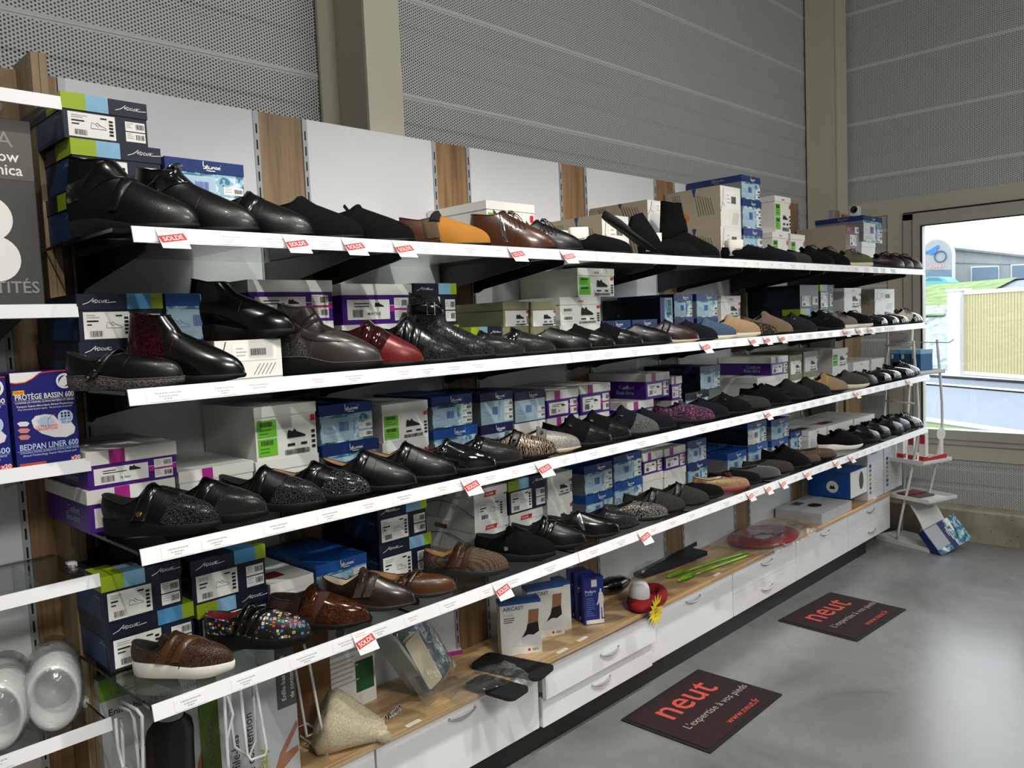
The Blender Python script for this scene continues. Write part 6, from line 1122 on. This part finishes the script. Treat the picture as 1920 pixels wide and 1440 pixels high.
# bagged shoe cover with red base
t = thing('red_foot_cushion', 'red padded cushion with white block behind the yellow star', 'cushion'); c = fin(WT+.025, 1214, 1120); REDF = M('red_velour', '#8f0d14', .85, bump=(500, .6), vary=.15); rows = []
for i in range(28):
    a = 2*math.pi*i/28; rc = Vector((math.cos(a)*.125, math.sin(a)*.06, 0)); rc.rotate(Matrix.Rotation(math.radians(18), 3, 'Z')); rows.append([c+rc+Vector((rc.x*.32*math.cos(p), rc.y*.45*math.cos(p), .026*math.sin(p))) for p in [2*math.pi*j/10 for j in range(10)]])
rows.append(rows[0]); MB().grid(rows, True).build('ring_cushion', REDF, t, True); MB().lathe([(.001, -.022), (.115, -.022), (.12, 0), (.001, .004)], 24, None, Matrix.Translation(c) @ Matrix.Rotation(math.radians(18), 4, 'Z') @ Matrix.Diagonal((1, .5, 1, 1))).build('base_pad', REDF, t, True)
MB().lathe([(.062, 0), (.064, .02), (.06, .045), (.048, .064), (.03, .072), (.001, .074)], 20, None, Matrix.Translation(c+Vector((-.045, .012, .008))) @ Matrix.Rotation(.35, 4, 'Z') @ Matrix.Diagonal((1.05, .72, 1, 1))).build('white_block', M('white_foam', '#e9e9e7', .6), t, True)
t = thing('black_bag', 'shiny black plastic bag bundle behind the blue boxes', 'bag'); c = fin(WT+.04, 1165, 1098); rb = random.Random(13); rows = []
for i in range(9):
    f = i/8; r_ = .045*math.sin(math.pi*min(.97, max(.06, f)))**.6; rows.append([c+Vector((-.11+.2*f, .06-.04*f, 0))+Vector((.3, 1, 0))*(r_*math.cos(a)*1.1*(1+.12*rb.uniform(-1, 1)))+Vector((0, 0, r_*.9*math.sin(a)*(1+.12*rb.uniform(-1, 1)))) for a in [2*math.pi*j/14 for j in range(14)]])
for r in rows:
    for p in r: p.z = max(p.z, WT+.001)
MB().grid(rows, True).build('bag_body', M('black_film', '#0b0c0d', .18, coat=.5), t, True)
# yellow star
YST = M('yellow_star', '#f5e016', .5); c = on_y(1231, 1146, YC-.052); t = thing('price_star', 'yellow star-shaped price card hanging at the worktop edge', 'price card', c, .12); pts = []
rst = random.Random(2)
for i in range(30): a = 2*math.pi*i/30; r_ = (.068 if i % 2 == 0 else .04)*(1+.1*rst.uniform(-1, 1)); pts.append((r_*math.cos(a)*1.0, r_*math.sin(a)*1.05))
MB().prism(pts, 0, .001, lambda a, b, d: (a, d, b)).build('card', YST, t); b = MB(); lines(b, (0, -.0006, 0), FU, FV, -.024, .026, .012, 2, .006, INK, random.Random(3), .002); b.text('29,90', (0, -.0006, -.008), FU, FV, .013, M('orange_ink', '#b8741a', .6), 'C', .01); b.rect((0, -.0006, 0), FU, FV, -.02, -.008, -.004, -.0015, INK); lines(b, (0, -.0006, 0), FU, FV, -.018, .008, -.022, 1, .006, M('orange_ink'), random.Random(3), .005); b.build('print', INK, t)
# dark bagged soles, green shoehorns
NVF = M('navy_foam', '#10131d', .6); t = thing('bagged_navy_soles', 'clear bag of long navy soles near the back wall', 'insoles')
for a, c, d in (((1205, 1085), (1330, 1040), (1195, 1065)), ((1215, 1062), (1310, 1022), (1208, 1050))): o, X, L1, L2 = slab3('sole_pad', NVF, t, fin(WT+.004, *a), fin(WT+.03, *c), fin(WT+.004, *d), .018, .02)
crumple('bag_film', t, Matrix.Translation(fin(WT+.002, 1190, 1088)) @ Matrix.Rotation(.06, 4, 'Z'), .52, .2, .035, 9, BAG, .02, .018)
GRN = M('lime_plastic', '#7fbf17', .15, coat=.6)
for i, (a, c) in enumerate((((1250, 1082), (1397, 1036)), ((1270, 1089), (1407, 1039)))):
    p, q = fin(WT+.012, *a), fin(WT+.012, *c); d = q-p; t = thing('shoehorn', 'long lime green shoehorn %s' % ('nearer the drawers' if i else 'nearer the wall'), 'shoehorn', p, math.atan2(d.y, d.x), 'lime green shoehorns'); L_ = d.length
    MB().tube([(L_*.2, 0, 0), (L_*.5, 0, .002), (L_*.9, 0, 0), (L_, 0, -.001)], [.0065, .0065, .0075, .005], 10).build('handle_rod', GRN, t, True)
    rows = []
    for k in range(9): f = k/8; w_ = .008+.014*math.sin(math.pi*min(1, .15+f*.8)); rows.append([(L_*.22-f*.2*L_, w_*math.sin(a_)*1.0, -.002+.012*(1-math.cos(a_))*.8-.008*f) for a_ in [-1.2+2.4*j/8 for j in range(9)]])
    b = MB(); b.grid(rows); b.grid([[(x, y, z+.0025) for x, y, z in r] for r in rows], flip=True); b.build('horn_blade', GRN, t, True)
# red ring cushion in film
t = thing('ring_cushion', 'round red ring cushion in clear plastic on the worktop', 'cushion'); REDC = M('red_cushion', '#8d1317', .7, vary=.15); rows = []
pl0, pr0, pf0, pb0 = (on_z(x, y, WT+.02) for x, y in ((1336, 1000), (1499, 1003), (1418, 1030), (1418, 979))); c0 = (pl0+pr0+pf0+pb0)/4; c0.z = WT+.0195; c0.y = min(c0.y, 2.2); RR_ = .235
for i in range(40):
    a = 2*math.pi*i/40; rows.append([c0+Vector((math.cos(a)*1.12, math.sin(a)*.76, 0))*(RR_*.66+RR_*.34*math.cos(p))+Vector((0, 0, .018*math.sin(p))) for p in [2*math.pi*j/12 for j in range(12)]])
rows.append(rows[0]); MB().grid(rows, True).build('ring', REDC, t, True); MB().lathe([(.001, -.016), (.075, -.016), (.075, -.01), (.001, -.01)], 20, None, Matrix.Translation(c0) @ Matrix.Diagonal((1, .72, 1, 1))).build('label_card', CG, t)
crumple('bag_film', t, Matrix.Translation(c0+Vector((-.28, -.17, -.018))), .66, .34, .042, 12, BAG, .02, .012)
# flat grey box, blue box, colour chart boxes
def wbox(name, label, x0, x1, y0, y1, z0, z1, mat, cat='box'):
    t = thing(name, label, cat, (x0, y0, z0)); MB().box(0, x1-x0, 0, y1-y0, 0, z1-z0).build('carton', mat, t); return t, x1-x0, y1-y0, z1-z0
fa_ = on_z(1541, 984, WT); xl_ = X_at(1541, 2.075, WT); t, w_, d_, h_ = wbox('flat_box', 'flat grey carton with black oval on its lid', xl_, X_at(1597, 2.075, WT)+.0, 2.075, 2.375, WT+.0005, WT+.062, CG)
MB().lathe([(.055, 0), (.001, .0002)], 20, None, Matrix.Translation((w_*.45, d_*.45, h_+.0006)) @ Matrix.Diagonal((1, .75, 1, 1))).build('oval_print', INK, t); MB().rect((0, 0, h_+.0006), FU, (0, 1, 0), w_*.3, w_*.5, d_*.7, d_*.9, CDG).build('bar_print', CDG, t)
ys = 2.09; xa_ = X_at(1594, ys, .5); xb2 = X_at(1628, ys, .5); t, w_, d_, h_ = wbox('blue_carton', 'bright blue carton with white picture front', xa_+.002, xb2-.002, ys, 2.37, WT+.0635, WT+.24, M('carton_blue', '#0f4f9e', .4))
MB().rect((0, -.0006, 0), FU, FV, .003, w_-.003, .003, h_-.003, WCARD).build('white_front', WCARD, t); MB().lathe([(.001, 0), (.06, 0), (.06, .0005), (.001, .0006)], 20, None, Matrix.Translation((w_*.6, -.001, h_*.55)) @ Matrix.Rotation(math.pi/2, 4, 'X') @ Matrix.Diagonal((.62, 1, 1, 1))).build('picture', CDG, t); MB().disc((-.0005, d_*.42, h_*.4), (-1, 0, 0), .04, .0006, PAPER, 22).build('round_logo', PAPER, t); MB().prism([(-.02, 0), (-.008, .03), (0, .012), (.008, .03), (.02, 0)], 0, .0005, lambda a, b, d: (-.0014-d, d_*.42+a, h_*.4-.014+b)).build('logo_mark', INK, t)
PAL = [['#23232a', '#6d6d72', '#86a825', '#8fb52e', '#b5862a', '#6b5a44', '#3c8fc0'], ['#3a2358', '#6a6a72', '#7fae98', '#9ac2a0', '#d0935c', '#3f4a66', '#2d7fd0']]
for i, (a, c) in enumerate(((1627, 1656), (1658, 1691))):
    ys = 2.085; t, w_, d_, h_ = wbox('chart_box', 'tall white carton with colour squares, %s' % ('left of the pair' if i == 0 else 'right of the pair at the worktop end'), X_at(a, ys, .5), X_at(c, ys, .5), ys, 2.36, WT+.0005, Z_at(842-i*14, X_at(a, ys, .5), ys), M('chart_white', '#d9dbe2', .5))
    b = MB()
    for k, cc in enumerate(PAL[i]): b.rect((0, -.0008, 0), FU, FV, w_*.1, w_*.22, h_*(.62-.085*k), h_*(.68-.085*k), M('chart_'+cc, cc, .5))
    b.text('Thermolact' if False else 'Pharmafoot' if False else 'Pharmacolor', (w_*.2, -.0008, h_*.86), FU, FV, .03, INK, 'L', .008, .8); lines(b, (0, -.0008, 0), FU, FV, w_*.35, w_*.9, h_*.62, 10, h_*.055, M('chart_orange', '#d9b9a0', .6), random.Random(i), .004); b.build('chart_print', INK, t)
# small labels lying on the worktop
for i, (px, py, r_) in enumerate(((1054, 1220, .05), (1092, 1198, .05), (775, 1356, .06), (1344, 1077, .05), (1640, 934, .05))):
    q = fin(WT+.0003, px, py); o = MB().box(-.03, .03, -.009, .009, 0, .0005, PAPER); lines(o, (0, 0, .0007), FU, (0, 1, 0), -.024, .024, .002, 2, .005, GREYINK, random.Random(i), .002); o = o.build('price_label', PAPER); o.location = q; o.rotation_euler = (0, 0, r_); tag(o, 'small white price label on the worktop, %s from left' % ORD[(1, 2, 0, 3, 4)[i]], 'price label', 'price labels on the worktop')
q = fin(WT+.0005, 1318, 1018); t = thing('pill_box', 'small green and white flat tin on the worktop', 'tin', q, .1); MB().rbox(-.035, .035, -.02, .02, 0, .016, .008).build('tin_body', M('dark_green_tin', '#2e5a3c', .4), t); MB().rbox(-.028, .028, -.014, .014, .016, .018, .006).build('tin_label', PAPER, t)
# ================================================================== the end of the shop: white rack, floor box, camera
RW = M('rack_white', '#dcdcd6', .35); RZ = -math.radians(19.7); RL = Vector((5.835, 1.80, 0)); RM = Matrix.Translation(RL) @ Matrix.Rotation(RZ, 4, 'Z')
t = thing('display_rack', 'white curved metal rack with small trays beside the window', 'rack', RL, RZ); dx_, dy_ = .27, .44
MB().rbox(0, dx_, 0, dy_, .0005, .03, .01).build('base_plate', RW, t)
rows = [[(.012, .02+.17*(f**1.7), .03+.31*f), (dx_-.012, .02+.17*(f**1.7), .03+.31*f)] for f in [i/12 for i in range(13)]]
cp = MB(); cp.grid(rows); cp.grid([[(p[0], p[1]+.004, p[2]) for p in r] for r in rows], flip=True); cp.build('curved_panel', RW, t, True)
for nm, xx in (('front_leg', .012), ('rear_leg', dx_-.012)):
    MB().tube([(xx, .26-.19*math.sin(min(1, f*1.35)*math.pi/2)**1.3+.12*max(0, f-.55), .03+1.42*f) for f in [k/16 for k in range(17)]], .009, 8).build(nm, RW, t, True); MB().tube([(xx, dy_-.02-.1*f, .03+1.5*f) for f in (0, .5, 1)], .009, 8).build(nm, RW, t, True)
for z, y0, dd in ((.34, -.01, .40), (.60, .03, .36), (1.215, .08, .28)):
    tb = MB(); tb.box(-.015, dx_+.01, y0, y0+dd, z, z+.008).box(-.015, dx_+.01, y0, y0+.006, z, z+.028).box(-.017, -.011, y0, y0+dd, z, z+.028).box(dx_+.006, dx_+.012, y0, y0+dd, z, z+.028); tb.build('tray', RW, t)
for z in (.84, 1.02, 1.42): MB().tube([(.012, .12, z), (.012, dy_-.09, z)], .007, 6).build('cross_bar', RW, t, True)
MB().tube([(.03, .3, 1.44), (.02, -.14, 1.44), (.02, -.17, 1.46)], .0035, 6).build('peg', RW, t, True)
RB = M('blister_red', '#b3202a', .5)
def onrack(nm, lab, cat, x, y, z, grp=None): return thing(nm, lab, cat, RM @ Vector((x, y, z)), RZ, grp)
for i, (y, w_, h_) in enumerate(((.10, .05, .2), (.19, .05, .17), (.28, .05, .2))):
    k = onrack('small_carton', 'narrow red and white carton on the rack tray, %s from the window side' % ORD[i], 'box', .1, y, .6085, 'cartons on the rack tray'); MB().box(0, .03, 0, w_, 0, h_).build('carton', WCARD, k); MB().box(-.0008, .0308, -.0008, w_+.0008, .0, .03).build('red_base', RB, k)
    MB().rect((-.0012, w_, 0), SU, FV, w_*.1, w_*.9, h_*.6, h_*.92, RB).build('red_print', RB, k)
k = onrack('red_card', 'red flat card leaning at the rack tray edge', 'card', 0, .04, .6085); MB().prism([(0, 0), (.24, 0), (.24, .05), (0, .035)], 0, .003, lambda a, b, d: (a, d, b)).build('card', RB, k)
for i, y in enumerate((.095, .18, .265)):
    k = onrack('hanging_pack', 'blue hanging pack on the rack, %s from the window side' % ORD[i], 'pack', .05, y, 1.2235, 'blue packs on the rack'); MB().box(0, .12, 0, .075, 0, .16).build('pack_body', M('pack_blue', '#1f5f92', .35), k); MB().box(-.001, .121, -.001, .076, .135, .165).build('pack_top', M('pack_clear', '#8fb8d6', .2), k); MB().rect((-.0012, .075, 0), SU, FV, .01, .03, .1, .13, PAPER).build('pack_label', PAPER, k)
k = onrack('paper_sign', 'white paper with pink handwriting clipped to the rack', 'sign', .003, .15, 1.41); MB().box(-.001, 0, 0, .16, 0, .13).build('paper', PAPER, k); PK = M('pink_marker', '#d98a94', .7)
b = MB(); b.stroke([[(.015, .11), (.03, .112), (.022, .08), (.012, .085)], [(.04, .09), (.05, .1), (.055, .085), (.07, .1), (.08, .085), (.1, .098), (.13, .09)]], (-.002, .16, 0), SU, FV, .005, 1, PK); b.stroke([[(.02, .03), (.035, .05), (.04, .03), (.055, .045), (.06, .03), (.08, .05), (.085, .03), (.11, .046), (.14, .036)]], (-.002, .16, 0), SU, FV, .006, 1, PK); b.build('handwriting', PK, k)
k = onrack('clear_hook', 'round clear plastic disc standing on the rack edge', 'hook', .2, .045, .6085); MB().lathe([(.001, 0), (.045, 0), (.045, .003), (.001, .003)], 24, None, Matrix.Translation((.0, .01, .19)) @ Matrix.Rotation(math.pi/2, 4, 'X')).build('disc', MILK, k); MB().box(-.015, .015, .003, .008, 0, .16).build('stem', MILK, k)
k = onrack('leaflet_pile', 'dark and red leaflets lying on the lower rack tray', 'leaflets', .02, .12, .3485); MB().box(0, .2, 0, .14, 0, .012).build('leaflet', CDG, k); MB().box(.01, .19, .06, .16, .012, .02).build('leaflet', M('leaflet_red', '#7c1b26', .4), k)
# box leaning on the kerb
a = on_z(1766, 1042, .003); c = on_x(1823, 1009, 6.1); v = c-a; e = on_x(1729, 995, 5.8); e = e-v*((e-a).dot(v)/v.length_squared); L1 = v.length; L2 = (e-a).length
ux = v.normalized(); uy = (e-a).normalized(); uz = ux.cross(uy); uz = -uz if uz.x < 0 else uz
t = thing('shoe_box', 'blue shoe box lying tilted on the floor against the concrete kerb', 'box'); X = Matrix((ux, uy, uz)).transposed().to_4x4(); X.translation = a
MB().box(0, L1, 0, L2, .004, .06, None, X).build('box_body', BLU, t)
def fc(nm, pts, m_, o=-.0006): MB().add([X @ Vector((L1*p, L2*q, .004+o)) for p, q in pts], (tuple(range(len(pts))),), m_).build(nm, m_, t)
fc('white_label', [(.02, .2), (.42, .2), (.42, .98), (.02, .98)], M('label_grey', '#a9aeb2', .6)); fc('blue_stripe', [(.42, 0), (.58, 0), (.58, 1), (.42, 1)], M('stripe_blue', '#0f2a63', .5), -.0008); fc('photo_print', [(.58, 0), (1, 0), (1, 1), (.58, 1)], PHOTO); fc('photo_print', [(.02, .0), (.42, .0), (.42, .2), (.02, .2)], PHOTO, -.0007); fc('pole_print', [(.7, .55), (.74, .5), (.78, .98), (.68, .98)], PAPER, -.001)
MB().stroke(BRU, X @ Vector((L1*.54, L2*.75, .0025)), X.to_3x3() @ Vector((0, -1, 0)), X.to_3x3() @ Vector((1, 0, 0)), .004, .03, PAPER).build('lettering', PAPER, t)
# security camera on the display wall
c = on_y(1587, 381, 2.52); t = thing('security_camera', 'small white camera with black lens on top of the display wall', 'camera', (c.x-.02, 2.44, 2.392-.02)); MB().rbox(-.035, .035, -.03, .05, -.0, .085, .018).build('camera_body', M('camera_white', '#e3e4e4', .3), t); MB().lathe([(.001, 0), (.024, 0), (.026, .012), (.001, .018)], 20, None, Matrix.Translation((-.03, .0, .062)) @ Matrix.Rotation(-math.pi/2, 4, 'Y')).build('lens', PAT, t)
# black ankle boot standing on a printed box, second shelf
x0, x1 = X_at(404, 1.95, 1.62), X_at(528, 1.95, 1.62); zt = Z_at(640, x0, 1.95)
sbx = shoe_box('kraft', x1-x0, zt-SZ[1]-.0005, .1, (x0, 1.95, SZ[1]+.0005), 'white printed box carrying a black ankle boot, second shelf', 999, 'shoe boxes on the second shelf', 0, '')
e, th, hx_, hy_ = place(1, 358, 546, .275, zt, 1.90); make_shoe('shoe', 'plain black ankle boot standing on a white printed box', (hx_+.0, hy_, zt+.001), -math.radians(44), .275, STY['ankle_plain'], 'shoes on the second shelf')
